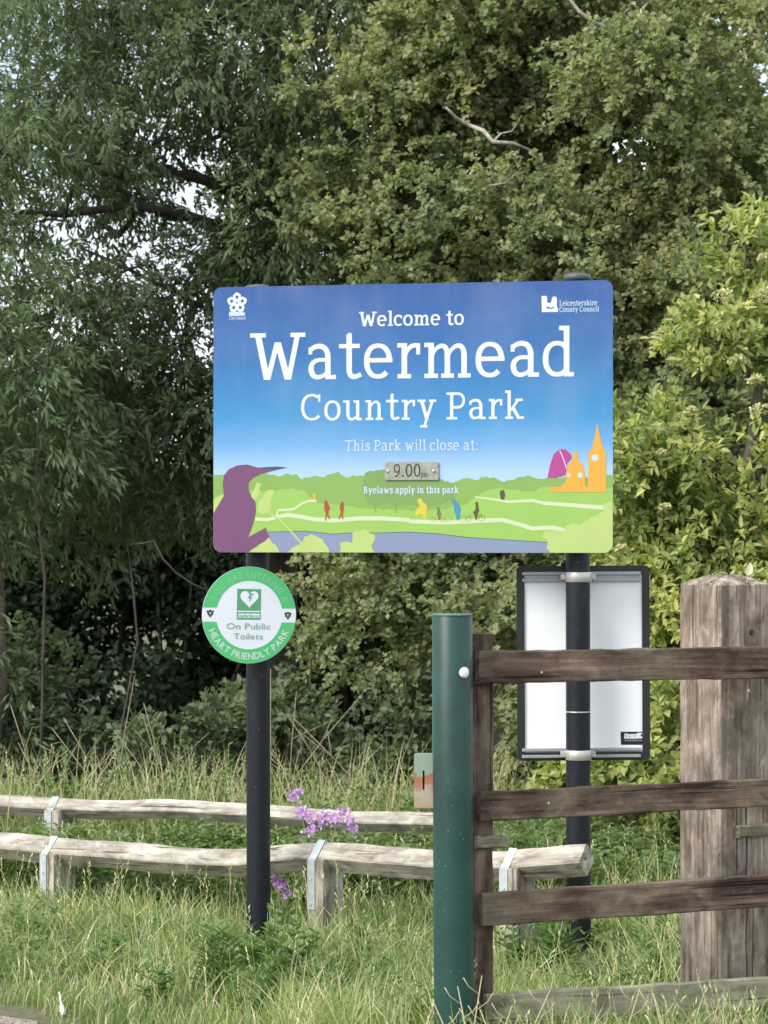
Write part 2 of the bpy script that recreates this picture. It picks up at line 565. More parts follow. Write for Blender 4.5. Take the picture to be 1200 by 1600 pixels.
def slab(ch, W=1.0):
    """slab-serif letters, cap height 1, x height .74; W scales the weight. Returns polygons, advance"""
    S, T, SF, X = .148 * W, .112 * W, .098 * (0.6 + 0.4 * W), .745
    h = S / 2
    def vs(cx, y0, y1): return bar(cx - h, y0, cx + h, y1)
    def ringw(pts, cx, cy, rx, ry):
        return [T + (S - T) * min(1, abs((p[0] - cx) / rx)) ** 1.5 for p in pts]
    def arcst(cx, cy, rx, ry, a0, a1, n=16, closed=False):
        p = arc(cx, cy, rx, ry, a0, a1, n)
        if closed: p = p[:-1]
        return stroke(p, ringw(p, cx, cy, rx, ry), closed)
    def arch(x0, x1):
        p = bez((x0 + .01, .46), (x0 + .08, .70), (x1 - .01, .78), (x1, .50), 10)
        w = [T * .75 + (S - T * .75) * t for t in np.linspace(0, 1, 10) ** 1.2]
        return stroke(p, w) + vs(x1, 0, .505) + bar(x1 - h - .075, 0, x1 + h + .085, SF)
    def lead(cx, top, foot=True):
        g = vs(cx, 0, top) + bar(cx - h - .095, top - SF, cx, top)
        if foot: g += bar(cx - h - .09, 0, cx + h + .09, SF)
        return g
    if ch == 'o': return arcst(.33, X / 2, .255, X / 2 - .045, 0, 360, 30, True), .70
    if ch == '0': return arcst(.33, .5, .235, .45, 0, 360, 30, True), .70
    if ch == 'c': return arcst(.33, X / 2, .255, X / 2 - .045, 48, 318, 22) + bar(.50, .49, .58, .70), .62
    if ch == 'C': return arcst(.44, .5, .36, .45, 52, 318, 26) + bar(.68, .70, .765, .98), .86
    if ch == 'e': return arcst(.33, X / 2, .255, X / 2 - .045, 0, 316, 26) + bar(.10, X / 2 - .03, .655, X / 2 + .065), .70
    if ch == 'a':
        g = stroke(bez((.09, .60), (.18, .74), (.50, .78), (.50, .47), 12), [T + (S - T) * t for t in np.linspace(0, 1, 12)])
        g += bar(.06, .53, .145, .68)
        g += vs(.50, .06, .50) + bar(.50 - h, 0, .50 + h + .12, SF)
        b = bez((.50, .40), (.20, .46), (.10, .34), (.12, .20), 9) + bez((.12, .20), (.14, .0), (.36, .0), (.50, .16), 9)[1:]
        g += stroke(b, [T * .85 + (S - T * .85) * math.exp(-((k - 8) / 4.0) ** 2) for k in range(17)])
        return g, .72
    if ch == 't':
        g = vs(.23, .2, .93) + bar(0, X - SF, .47, X)
        g += [[(.23 - h, .93), (.23 + h, .93), (.23 + h * .7, .98), (.23 - h * .2, .98)]]
        g += stroke(bez((.23, .24), (.22, .0), (.36, .02), (.50, .10), 10), [S - (S - T) * t for t in np.linspace(0, 1, 10)])
        return g, .52
    if ch == 'r':
        g = lead(.19, X)
        p = bez((.20, .44), (.26, .66), (.36, .72), (.50, .69), 8)
        return g + stroke(p, [T * .8, T * .85, T * .9, T, T, T, T, T]) + bar(.455, .50, .545, .74), .57
    if ch == 'n': return lead(.19, X) + arch(.20, .56), .78
    if ch == 'h': return lead(.19, 1.05) + arch(.20, .56), .78
    if ch == 'm': return lead(.19, X) + arch(.20, .55) + arch(.56, .92), 1.13
    if ch == 'u':
        g = vs(.18, .22, X) + bar(.0, X - SF, .18, X)
        p = bez((.18, .26), (.18, -.04), (.42, -.02), (.56, .20), 10)
        g += stroke(p, [S - (S - T * .8) * t for t in np.linspace(0, 1, 10)])
        return g + vs(.56, 0, X) + bar(.40, X - SF, .56, X) + bar(.56, 0, .56 + h + .10, SF), .78
    if ch in 'dp':
        if ch == 'd':
            return arcst(.33, X / 2, .255, X / 2 - .045, 40, 320, 24) + vs(.535, 0, 1.06) + bar(.535 - h - .10, 1.06 - SF, .535, 1.06) + bar(.535, 0, .535 + h + .10, SF), .75
        return arcst(.39, X / 2, .255, X / 2 - .045, -140, 140, 24) + vs(.19, -.28, X) + bar(.0, X - SF, .19, X) + bar(.02, -.28, .36, -.28 + SF), .74
    if ch == 'b': return arcst(.39, X / 2, .255, X / 2 - .045, -140, 140, 24) + vs(.19, 0, 1.05) + bar(.0, 1.05 - SF, .19, 1.05), .74
    if ch == 'l': return lead(.19, 1.05), .38
    if ch == 'i': return lead(.19, X) + bar(.19 - h, .88, .19 + h, 1.03), .38
    if ch == 'k':
        return lead(.19, 1.05) + para(.24, .30, .56, X, T * 1.25) + bar(.42, X - SF, .70, X) + para(.33, .42, .57, 0, S * 1.15) + bar(.48, 0, .75, SF), .76
    if ch == 'y':
        return para(.17, X, .385, -.0, S * 1.08) + para(.61, X, .27, -.29, T * 1.15) + bar(.02, X - SF, .33, X) + bar(.46, X - SF, .74, X) + bar(.12, -.29, .40, -.29 + SF), .74
    if ch == 'v': return para(.17, X, .37, 0, S) + para(.60, X, .37, 0, T) + bar(0, X - SF, .33, X) + bar(.44, X - SF, .74, X), .74
    if ch == 'w':
        return para(.17, X, .33, 0, S) + para(.34, 0, .50, .62, T * 1.1) + para(.50, .62, .68, 0, S) + para(.69, 0, .86, X, T * 1.1) + bar(0, X - SF, .32, X) + bar(.72, X - SF, 1.0, X), 1.02
    if ch == 'W':
        return (para(.17, 1, .385, 0, S * 1.15) + para(.40, 0, .62, .80, T * 1.25) + para(.63, .80, .86, 0, S * 1.15) + para(.875, 0, 1.09, 1, T * 1.25)
                + bar(0, 1 - SF, .36, 1) + bar(.92, 1 - SF, 1.26, 1) + bar(.56, .72, .70, .80)), 1.24
    if ch == 'P':
        p = [(.2, 1 - T / 2)] + [(.40, 1 - T / 2)] + arc(.42, .70, .235, .30 - T / 2, 80, -80, 12) + [(.40, .40 + T / 2), (.2, .40 + T / 2)]
        return vs(.20, 0, 1) + bar(0, 1 - SF, .25, 1) + bar(0, 0, .42, SF) + stroke(p, T * 1.1), .76
    if ch == 'B':
        a = [(.2, 1 - T / 2), (.38, 1 - T / 2)] + arc(.38, .755, .20, .245 - T / 2, 80, -80, 10) + [(.2, .51 + T / 2)]
        b = [(.2, .51), (.42, .51)] + arc(.42, .28, .23, .28 - T / 2, 80, -80, 10) + [(.2, T / 2)]
        return vs(.20, 0, 1) + bar(0, 1 - SF, .25, 1) + bar(0, 0, .25, SF) + stroke(a, T) + stroke(b, T), .82
    if ch == 'L': return vs(.20, 0, 1) + bar(0, 1 - SF, .40, 1) + bar(0, 0, .68, SF) + bar(.59, 0, .68, .26), .74
    if ch == 'T': return bar(0, 1 - SF, .82, 1) + bar(0, .77, .085, 1) + bar(.735, .77, .82, 1) + vs(.41, 0, 1) + bar(.22, 0, .60, SF), .86
    if ch == 's':
        p = bez((.50, .60), (.36, .74), (.10, .70), (.12, .55), 8) + bez((.12, .55), (.14, .40), (.50, .42), (.50, .22), 8)[1:] + bez((.50, .22), (.50, .0), (.20, .0), (.08, .15), 8)[1:]
        return stroke(p, T * 1.15) + bar(.47, .52, .54, .72) + bar(.04, .02, .11, .22), .60
    if ch == '9':
        p = arc(.33, .66, .235, .29, 0, 360, 20)[:-1]
        return stroke(p, T, True) + stroke(bez((.565, .68), (.58, .3), (.42, .06), (.14, .03), 10), T), .70
    if ch == '.': return bar(.08, 0, .23, .15), .32
    if ch == ':': return bar(.08, 0, .24, .15) + bar(.08, .5, .24, .65), .34
    return [], .32


def set_text(s, x0, x1, y, cap, W=1.0, track=.045, font=None):
    """letters of s between x0 and x1 on baseline y"""
    polys, x = [], 0.0
    for ch in s:
        if ch == ' ':
            x += .34; continue
        g, adv = slab(ch, W)
        for p in g: polys.append([(a + x, b) for a, b in p])
        x += adv + track
    xs = [a for p in polys for a, b in p]
    lo, hi = min(xs), max(xs)
    k = (x1 - x0) / (hi - lo)
    return [[(x0 + (a - lo) * k, y + b * cap) for a, b in p] for p in polys]


def clip(poly, conv):
    out = list(poly)
    for i in range(len(conv)):
        a, b = conv[i], conv[(i + 1) % len(conv)]
        def side(p): return (b[0] - a[0]) * (p[1] - a[1]) - (b[1] - a[1]) * (p[0] - a[0])
        src, out = out, []
        for k in range(len(src)):
            p, q = src[k], src[(k + 1) % len(src)]
            sp, sq = side(p), side(q)
            if sp >= 0: out.append(p)
            if (sp >= 0) != (sq >= 0):
                t = sp / (sp - sq)
                out.append((p[0] + (q[0] - p[0]) * t, p[1] + (q[1] - p[1]) * t))
        if not out: return []
    return out


def rrect(w, h, r, n=7):
    pts = []
    for cx, cy, a in ((w / 2 - r, -h / 2 + r, -90), (w / 2 - r, h / 2 - r, 0), (-w / 2 + r, h / 2 - r, 90), (-w / 2 + r, -h / 2 + r, 180)):
        for t in np.linspace(a, a + 90, n): pts.append((cx + r * math.cos(math.radians(t)), cy + r * math.sin(math.radians(t))))
    return pts


class Panel:
    """a flat upright sign: local (s, t) on its face, normal towards the viewer side"""
    def __init__(s, centre, yaw, roll=0.0):
        s.c = np.array(centre, float)
        yw, rl = math.radians(yaw), math.radians(roll)
        x0 = np.array([math.cos(yw), math.sin(yw), 0]); z0 = np.array([0, 0, 1.0])
        s.x = x0 * math.cos(rl) + z0 * math.sin(rl)
        s.z = -x0 * math.sin(rl) + z0 * math.cos(rl)
        s.n = np.cross(s.x, s.z)          # towards the camera for yaw 0: (0,-1,0)

    def w(s, a, b, d=0.0): return s.c + a * s.x + b * s.z + d * s.n

    def loc(s, px, py):
        o = np.array([0, 0, EYE]); d = P(px, py, 1.0) - o
        t = ((s.c - o) @ s.n) / (d @ s.n)
        q = o + d * t - s.c
        return (float(q @ s.x), float(q @ s.z))

    def plate(s, outline, d0, d1):
        n = len(outline)
        V = [s.w(a, b, d1) for a, b in outline] + [s.w(a, b, d0) for a, b in outline]
        Fs = [tuple(range(n)), tuple(range(n, 2 * n))[::-1]] + [(i, n + i, n + (i + 1) % n, (i + 1) % n) for i in range(n)]
        return V, Fs

    def flat(s, name, polys, d, mat, root, holes=(), sc=1.0, **kw):
        # scale to ~unit size for the triangulation's precision
        co, tris = union(polys, holes)
        V = rel(root, [s.w(a, b, d) for a, b in co])
        me = bpy.data.meshes.new(name)
        me.from_pydata([tuple(v) for v in V], [], tris)
        me.update()
        return link(name, me, mat, root, **kw)


# ------------------------------------------------------------------ ground, path
def pnoise(x, y, s=1.0, seed=0):
    return (np.sin(x * 1.7 * s + seed) * np.cos(y * 2.3 * s - seed * .7) + .6 * np.sin(x * 4.1 * s + y * 3.3 * s + seed * 2) + .4 * np.sin(x * 8.3 * s - y * 7.1 * s + seed)) / 2.0


def ground_mat():
    m, nt, bs, out = new_mat('soil and short turf')
    v = objvec(nt)
    a = noise(nt, 1.3, 6, v, 0.6)
    b = noise(nt, 22, 6, v, 0.7)
    c1 = ramp(nt, b, [(0.3, C3(.05, .065, .025)), (0.6, C3(.10, .12, .045)), (0.8, C3(.2, .17, .10))])
    c2 = ramp(nt, b, [(0.3, C3(.10, .085, .055)), (0.7, C3(.26, .22, .15))])
    nt.links.new(mixc(nt, ramp(nt, a, [(0.45, C3(0, 0, 0)), (0.62, C3(.8, .8, .8))]), c1, c2), bs.inputs['Base Color'])
    bs.inputs['Roughness'].default_value = 1
    bump(nt, bs, b, 0.8, 0.03)
    return m


def gravel_mat():
    m, nt, bs, out = new_mat('dusty gravel')
    v = objvec(nt)
    vo = nt.nodes.new('ShaderNodeTexVoronoi'); vo.inputs['Scale'].default_value = 90
    nt.links.new(v, vo.inputs['Vector'])
    a = noise(nt, 4, 6, v, 0.6)
    c1 = ramp(nt, vo.outputs['Color'], [(0.2, C3(.14, .115, .095)), (0.8, C3(.36, .31, .26))])
    nt.links.new(mixc(nt, ramp(nt, a, [(0.4, C3(0, 0, 0)), (0.65, C3(.7, .7, .7))]), c1, C3(.26, .21, .165)), bs.inputs['Base Color'])
    bs.inputs['Roughness'].default_value = 1
    bump(nt, bs, vo.outputs['Distance'], 0.7, 0.01)
    return m


def build_ground():
    xs = np.concatenate([[-900, -200, -60, -20], np.arange(-8, 8.01, .25), [20, 60, 200, 900]])
    ys = np.concatenate([[-900, -200, -40, -10, 0, 3, 6], np.arange(7, 24.01, .25), [40, 90, 250, 900]])
    X, Y = np.meshgrid(xs, ys)
    near = (np.abs(X) < 8.1) & (Y > 9.5) & (Y < 24)
    Z = np.where(near, .012 * pnoise(X, Y, 1.3, 3), 0)
    V = np.stack([X.ravel(), Y.ravel(), Z.ravel()], 1)
    nx, ny = len(xs), len(ys)
    i = np.arange(nx * ny).reshape(ny, nx)
    f = np.stack([i[:-1, :-1].ravel(), i[:-1, 1:].ravel(), i[1:, 1:].ravel(), i[1:, :-1].ravel()], 1)
    link('ground', mesh_np('ground', V, f), ground_mat(), None, True, kind='structure')


EDGE_A, EDGE_B = np.array([-1.42, 8.98]), np.array([-1.03, 8.30])       # edge of the path


def path_side(x, y):
    """>0 on the verge, <0 on the path"""
    d = EDGE_B - EDGE_A
    n = np.array([-d[1], d[0]]) / np.linalg.norm(d)
    n = n if n[0] > 0 else -n
    return (x - EDGE_A[0]) * n[0] + (y - EDGE_A[1]) * n[1]


def build_path():
    d = (EDGE_B - EDGE_A) / np.linalg.norm(EDGE_B - EDGE_A)
    n = np.array([-d[1], d[0]]); n = n if n[0] > 0 else -n
    rows = []
    ts = np.linspace(-14, 9, 160)
    V, Fs = [], []
    for k, t in enumerate(ts):
        e = EDGE_A + d * t + n * (.035 * math.sin(t * 5) + .03 * math.sin(t * 13 + 1) + .02 * math.sin(t * 31))
        far = EDGE_A + d * t - n * 3.2
        V += [(e[0], e[1], .006), (far[0], far[1], .006)]
        if k: Fs.append((2 * k - 2, 2 * k - 1, 2 * k + 1, 2 * k))
    me = bpy.data.meshes.new('path'); me.from_pydata(V, [], Fs); me.update()
    link('path', me, gravel_mat(), None, kind='structure')


M_edge = plain('worn concrete edging', C3(.28, .25, .22), 0.95, 0, .2, 0.3, 14, 0.4)
build_ground()
build_path()


# ------------------------------------------------------------------ foliage engine
def unit(v): return v / (np.linalg.norm(v, axis=-1, keepdims=True) + 1e-9)


def leaves(base, d, nrm, L, W, rnd, six=False, fold=.25, droop=0.0):
    """flat folded leaves; returns V, faces, attribute"""
    n = len(base)
    side = unit(np.cross(d, nrm)); nrm = unit(np.cross(side, d))
    L = L[:, None]; W = W[:, None]
    if not six:
        V = np.stack([base, base + d * L * .5 + side * W * .5 + nrm * W * fold, base + d * L - nrm * L * droop, base + d * L * .5 - side * W * .5 + nrm * W * fold], 1)
        i = np.arange(n)[:, None] * 4
        f = np.concatenate([i + np.array([[0, 1, 2]]), i + np.array([[0, 2, 3]])])
        return V.reshape(-1, 3), f, np.repeat(rnd, 4)
    V = np.stack([base, base + d * L * .28 + side * W * .5 + nrm * W * fold, base + d * L * .68 + side * W * .38 + nrm * W * fold - nrm * L * droop * .5,
                  base + d * L - nrm * L * droop, base + d * L * .68 - side * W * .38 + nrm * W * fold - nrm * L * droop * .5, base + d * L * .28 - side * W * .5 + nrm * W * fold], 1)
    i = np.arange(n)[:, None] * 6
    f = np.concatenate([i + np.array([[0, 1, 2, 3]]), i + np.array([[0, 3, 4, 5]])])
    return V.reshape(-1, 3), f, np.repeat(rnd, 6)


def rdir(n):
    return unit(R.normal(size=(n, 3)))


def skeleton(start, start_r, pts, tip_r=.0035, bend=.12, mid=2, droop=0.0):
    """joins scattered points to the nearest part of the growing limbs; returns arrays of nodes, parents and radii.
    start: list of polylines (first is the trunk from the ground up)"""
    nodes, par, fixed = [], [], []
    for k, pl in enumerate(start):
        prev = -1
        if k:
            q = np.array(pl[0]); A = np.array(nodes)
            prev = int(np.argmin(((A - q) ** 2).sum(1)))
        for j, p in enumerate(pl):
            nodes.append(np.array(p, float)); par.append(prev); fixed.append(start_r[k][j]); prev = len(nodes) - 1
    root = nodes[0]
    order = np.argsort(((pts - np.array(nodes[min(len(start[0]) - 1, 3)])) ** 2).sum(1))
    cap = len(nodes) + len(pts) * (mid + 1)
    A = np.zeros((cap, 3)); A[:len(nodes)] = nodes
    n = len(nodes)
    par = par + [0] * (cap - n); fixed = fixed + [0.0] * (cap - n)
    depth = np.zeros(cap)
    tips = np.zeros(len(pts), int)
    for k in order:
        p = pts[k]
        dd = np.sqrt(((A[:n] - p) ** 2).sum(1)) + .10 * depth[:n]
        dd += np.where(A[:n, 2] > p[2] + .3, .25, 0)
        j = int(np.argmin(dd))
        a = A[j]; ln = np.linalg.norm(p - a)
        off = R.normal(size=3) * bend * ln + np.array([0, 0, bend * ln * .8])
        last = j
        for m in range(1, mid + 1):
            t = m / (mid + 1)
            A[n] = a + (p - a) * t + off * 4 * t * (1 - t)
            par[n] = last; depth[n] = depth[last] + ln / (mid + 1); last = n; n += 1
        A[n] = p; par[n] = last; depth[n] = depth[last] + ln / (mid + 1); tips[k] = n; n += 1
    cnt = np.zeros(n)
    cnt[tips] = 1
    for i in range(n - 1, -1, -1):
        if par[i] >= 0: cnt[par[i]] += cnt[i]
    rad = tip_r * np.maximum(cnt, 1) ** .45
    for i in range(n):
        if fixed[i] > 0: rad[i] = fixed[i]
    for i in range(n):
        if par[i] >= 0 and fixed[i] == 0: rad[i] = min(rad[i], rad[par[i]] * .92)
    return A[:n], np.array(par[:n]), rad, tips


def limbs_mesh(name, A, par, rad, sides_small=4):
    i = np.where(par >= 0)[0]
    a, b = A[par[i]], A[i]
    ra, rb = rad[par[i]], rad[i]
    ra = np.minimum(ra, rb * 1.5)
    V, Fq = [], []
    base = 0
    for lo, hi, ns in ((0, .012, 3), (.012, .03, 5), (.03, 9, 9)):
        s = (rb >= lo) & (rb < hi)
        if not s.any(): continue
        p, q = a[s], b[s]
        d = unit(q - p)
        ref = np.where(np.abs(d[:, 2:3]) < .9, np.array([[0, 0, 1.0]]), np.array([[1.0, 0, 0]]))
        u = unit(np.cross(d, ref)); w = np.cross(d, u)
        ang = np.linspace(0, 2 * math.pi, ns, endpoint=False)
        ring = u[:, None] * np.cos(ang)[None, :, None] + w[:, None] * np.sin(ang)[None, :, None]
        Va = p[:, None] - d[:, None] * (ra[s] * .2)[:, None, None] + ring * ra[s][:, None, None]
        Vb = q[:, None] + d[:, None] * (rb[s] * .3)[:, None, None] + ring * rb[s][:, None, None]
        VV = np.concatenate([Va, Vb], 1).reshape(-1, 3)
        m = s.sum()
        o = base + np.arange(m)[:, None, None] * 2 * ns
        k = np.arange(ns); k2 = (k + 1) % ns
        quad = np.stack([k, k2, k2 + ns, k + ns], 1)[None]
        Fq.append((o + quad).reshape(-1, 4)); V.append(VV); base += len(VV)
    return mesh_np(name, np.concatenate(V), np.concatenate(Fq))


def lumps(lobes, lump_r, flat=.65):
    """lobes: (centre, radii, number of lumps); returns lump centres, radii. Lumps sit mostly in the outer shell."""
    C_ = []
    for c, r, n in lobes:
        d = rdir(n); t = R.random(n) ** .42
        C_.append(np.array(c) + d * t[:, None] * np.array(r))
    C_ = np.concatenate(C_)
    return C_, lump_r * R.uniform(.65, 1.35, len(C_))


def in_lumps(C_, rr, per, flat=.65):
    n = len(C_)
    d = rdir(n * per); t = R.random(n * per) ** .40
    i = np.repeat(np.arange(n), per)
    p = C_[i] + d * (t * rr[i])[:, None] * np.array([1, 1, flat])
    return p, i


def sprays(tips, ids, outward, per, twigs, length, L, W, droop, six, lumpr, mode='haw', fold=.25):
    """leaf sprays around branch tips"""
    n = len(tips)
    N = n * per
    i = np.repeat(np.arange(n), per)
    tw = R.integers(0, twigs, N)
    tdir = unit(rdir(n * twigs) + outward.repeat(twigs, 0) * .9 + np.array([0, 0, -droop]))
    td = tdir[i * twigs + tw]
    along = R.random(N) ** .8
    base = tips[i] + td * (along * length)[:, None] + R.normal(size=(N, 3)) * .008
    base[:, 2] -= along ** 2 * length * droop * .6
    if mode == 'willow':
        d = unit(td * .6 + rdir(N) * .45 + np.array([0, 0, -droop * .8]))
    else:
        d = unit(td * .5 + rdir(N) * .9 + np.array([0, 0, .05]))
    nr = unit(rdir(N) * .65 + np.array([-.25, -.55, .95]))
    rnd = np.clip(.42 * R.random(N) + .33 * R.random(n)[i] + .25 * lumpr[ids][i], 0, 1)
    Ls = L * R.uniform(.7, 1.25, N); Ws = W * R.uniform(.8, 1.2, N)
    return leaves(base, d, nr, Ls, Ws, rnd, six, fold)


def tree(name, label, cat, base, trunk, trunk_r, limbs, limb_r, lobes, lump_r, per_lump, per_tip, length, L, W, leafm, bark,
         droop=0.1, twigs=3, six=False, mode='haw', group=None, tip_r=.0035, holes=(), flat=.65, min_z=.05):
    root = empty(name, base, label, cat, group)
    C_, rr = lumps(lobes, lump_r)
    pts, ids = in_lumps(C_, rr, per_lump, flat)
    ok = pts[:, 2] > min_z
    for hc, hr in holes:
        ok &= ((((pts - np.array(hc)) / np.array(hr)) ** 2).sum(1) > 1)
    pts, ids = pts[ok], ids[ok]
    A, par, rad, tips = skeleton([trunk] + limbs, [trunk_r] + limb_r, pts, tip_r)
    me = limbs_mesh('trunk', A - np.array(base), par, rad)
    link('trunk', me, bark, root, True)
    ctr = np.mean([np.array(c) for c, r, n in lobes], 0)
    outw = unit(pts - C_[ids])
    lr = R.random(len(C_))
    V, f, a = sprays(pts, ids, outw, per_tip, twigs, length, L, W, droop, six, lr, mode)
    o = link('crown', mesh_np('crown', V - np.array(base), f, a), leafm, root, False)
    o['kind'] = 'stuff'
    return root, C_


print('trees')
# --- willow, dark, filling the left: trunk stands just right of the left sign pole
tw = [P(432, 1140, 16.2), P(436, 980, 16.2), P(442, 800, 16.2), P(432, 600, 16.2), P(436, 400, 16.2), P(434, 200, 16.2), P(425, 0, 16.2), P(415, -200, 16.3), P(400, -420, 16.4)]
tw[0][2] = 0
lim1 = [P(434, 350, 16.1), P(400, 322, 16.0), P(360, 300, 15.9), P(320, 282, 15.8), P(270, 270, 15.7), P(200, 278, 15.6), P(120, 262, 15.5)]
lim2 = [P(436, 390, 16.1), P(390, 365, 15.9), P(330, 350, 15.7), P(270, 330, 15.6), P(210, 320, 15.5), P(100, 335, 15.3), P(20, 330, 15.2)]
lim3 = [P(434, 120, 16.1), P(400, 15, 16.0), P(345, 18, 15.9), P(305, 55, 15.8), P(265, 82, 15.7), P(220, 110, 15.6)]
lim4 = [P(436, 560, 16.1), P(380, 520, 15.7), P(300, 470, 15.2), P(200, 420, 14.9), P(110, 380, 14.8)]
willow_args = dict(
    lobes=[((-1.55, 15.9, 3.9), (1.75, 1.5, 2.2), 120), ((-1.9, 15.3, 2.2), (1.3, .9, 1.0), 45), ((-.7, 16.0, 5.0), (1.5, 1.4, 1.3), 50),
           ((-.75, 15.6, 2.4), (.75, .8, 1.0), 26), ((-3.2, 16, 3.2), (1.2, 1.3, 2.0), 30)])
tree('willow_tree', 'tall dark green willow behind the left half of the blue sign', 'tree', (tw[0][0], 16.2, 0), tw, [.12, .11, .10, .095, .085, .075, .06, .045, .03],
     [lim1, lim2, lim3, lim4], [[.04, .038, .036, .03, .026, .02, .014], [.04, .038, .036, .034, .03, .022, .015], [.028, .026, .024, .02, .016, .012], [.022, .019, .015, .012, .008]],
     willow_args['lobes'], .42, 15, 40, .25, .062, .018, M_willow, M_bark, droop=.3, twigs=4, mode='willow',
     holes=[((-1.10, 15.6, 3.62), (.27, 1.6, .17)), ((-1.42, 15.8, 4.35), (.15, 1.6, .18)), ((-1.03, 15.7, 2.85), (.13, 1.7, .30)), ((-1.0, 15.7, 4.6), (.16, 1.6, .18))])
# --- young willow at the left edge, paler
by = P(-30, 1200, 14.1); by[2] = 0
tree('willow_sapling', 'pale silvery green young willow at the far left edge', 'tree', tuple(by), [by, by + [.1, 0, .8], by + [.05, .1, 1.8], by + [-.05, .1, 2.8], by + [0, .1, 3.6]], [.05, .045, .035, .02, .01],
     [], [], [((-2.25, 14.1, 2.35), (.5, .6, 1.25), 26), ((-2.35, 14.2, 1.1), (.5, .6, .7), 8), ((-2.3, 14.3, 4.2), (.55, .6, .9), 10)],
     .30, 13, 30, .22, .07, .016, M_willow2, M_bark2, droop=.35, twigs=4, mode='willow')
# --- hawthorns, olive, centre and right
bh = P(790, 1150, 15.4); bh[2] = 0
th = [bh, P(800, 980, 15.4), P(840, 760, 15.4), P(870, 560, 15.4), P(900, 360, 15.4), P(930, 160, 15.4), P(950, -60, 15.4), P(960, -260, 15.4)]
h1 = [P(870, 560, 15.4), P(800, 440, 15.1), P(740, 330, 14.9), P(690, 260, 14.8), P(640, 200, 14.8)]
h2 = [P(900, 360, 15.4), P(905, 200, 15.0), P(880, 160, 14.7), P(840, 160, 14.5)]
h3 = [P(900, 360, 15.3), P(950, 220, 14.9), P(1000, 160, 14.6), P(1040, 120, 14.4), P(1100, 60, 14.3)]
tree('hawthorn_tree', 'olive green hawthorn with bare pale branches behind the right half of the blue sign', 'tree', tuple(bh), th, [.11, .10, .09, .075, .06, .05, .035, .02],
     [h1, h2, h3], [[.045, .04, .032, .025, .015], [.03, .025, .02, .012], [.035, .03, .025, .02, .012]],
     [((1.25, 15.1, 3.7), (1.75, 1.2, 2.1), 150), ((.15, 15.2, 3.3), (.6, .8, 1.6), 40), ((.9, 14.7, 2.1), (1.2, .7, .9), 60), ((.1, 14.3, 1.25), (.33, .4, .42), 14),
      ((2.0, 14.8, 2.4), (.9, .9, 1.6), 46), ((1.3, 15.1, 5.4), (1.8, 1.1, .9), 40), ((1.05, 14.75, 3.5), (1.5, .55, 1.9), 75)],
     .30, 17, 56, .15, .036, .030, M_haw, M_bark2, droop=.05, twigs=3)
b2 = np.array([.2, 18.2, 0])
tree('hawthorn_tree', 'second hawthorn further back, seen through gaps between the willow and the nearer hawthorn', 'tree', tuple(b2),
     [b2, b2 + [.1, 0, 1.2], b2 + [.3, 0, 2.6], b2 + [.5, 0, 4.0], b2 + [.6, 0, 5.4]], [.12, .11, .09, .06, .03], [], [],
     [((1.1, 18.2, 3.6), (2.2, 1.0, 2.6), 130), ((-.1, 18.3, 3.0), (.8, .9, 2.2), 16)], .38, 12, 36, .2, .050, .042, M_haw, M_bark2, droop=.05, twigs=3)


def branch_part(name, pts, r, mat, root):
    P_ = [np.array(p) for p in pts]
    # gentle kinks
    Q, rr = [P_[0]], [r[0]]
    for i in range(1, len(P_)):
        for t in (.5, 1):
            q = P_[i - 1] * (1 - t) + P_[i] * t + (R.normal(size=3) * .016 if t < 1 else 0)
            Q.append(q); rr.append(r[i - 1] * (1 - t) + r[i] * t)
    return MB().tube(Q, rr, 6).build(name, mat, root, True)


haw_root = bpy.data.objects['hawthorn_tree']
for pl, r in (([(855, -15), (905, 18), (950, 44), (1000, 62)], [.010, .013, .016, .018]), ([(1000, 62), (1003, 28), (1012, 5)], [.012, .009, .006]),
              ([(697, 168), (730, 195), (770, 222), (832, 236)], [.008, .017, .016, .009]),
              ([(735, 292), (790, 286), (820, 270)], [.004, .006, .004]), ([(770, 222), (800, 205), (815, 180)], [.010, .006, .003]), ([(950, 44), (975, 20), (985, -5)], [.010, .006, .004]), ([(930, 100), (975, 78), (990, 82)], [.006, .006, .004])):
    branch_part('bare_branch', [P(a, b, (13.9 if b < 70 else 14.08) + .12 * math.sin(a)) for a, b in pl], [q * .72 for q in r], M_pale, haw_root)

# --- elder, bright green, right side
be = P(1120, 1200, 12.9); be[2] = 0
te = [be, be + [0, 0, .6], be + [.05, 0, 1.2], be + [.15, 0, 1.9], be + [.25, 0, 2.6], P(1160, 370, 12.9)]
elder, _ = tree('elder_shrub', 'bright yellow green elder shrub with cream flower clusters right of the sign', 'shrub', tuple(be), te, [.05, .045, .04, .03, .02, .008],
     [], [], [((1.85, 12.9, 1.40), (.78, .55, .66), 46), ((1.45, 12.7, .95), (.42, .45, .55), 18), ((2.25, 12.9, 1.9), (.3, .3, .3), 8), ((1.76, 12.9, 2.98), (.13, .12, .10), 3), ((1.62, 12.7, 2.60), (.10, .12, .08), 3), ((2.0, 12.8, 2.45), (.06, .1, .1), 2), ((1.3, 12.75, 2.0), (.15, .2, .1), 3), ((1.30, 12.8, 1.75), (.18, .35, .45), 10), ((1.72, 12.8, .5), (.6, .5, .4), 18)],
     .23, 12, 38, .14, .054, .022, M_elder, M_bark2, droop=.15, twigs=4, six=True)


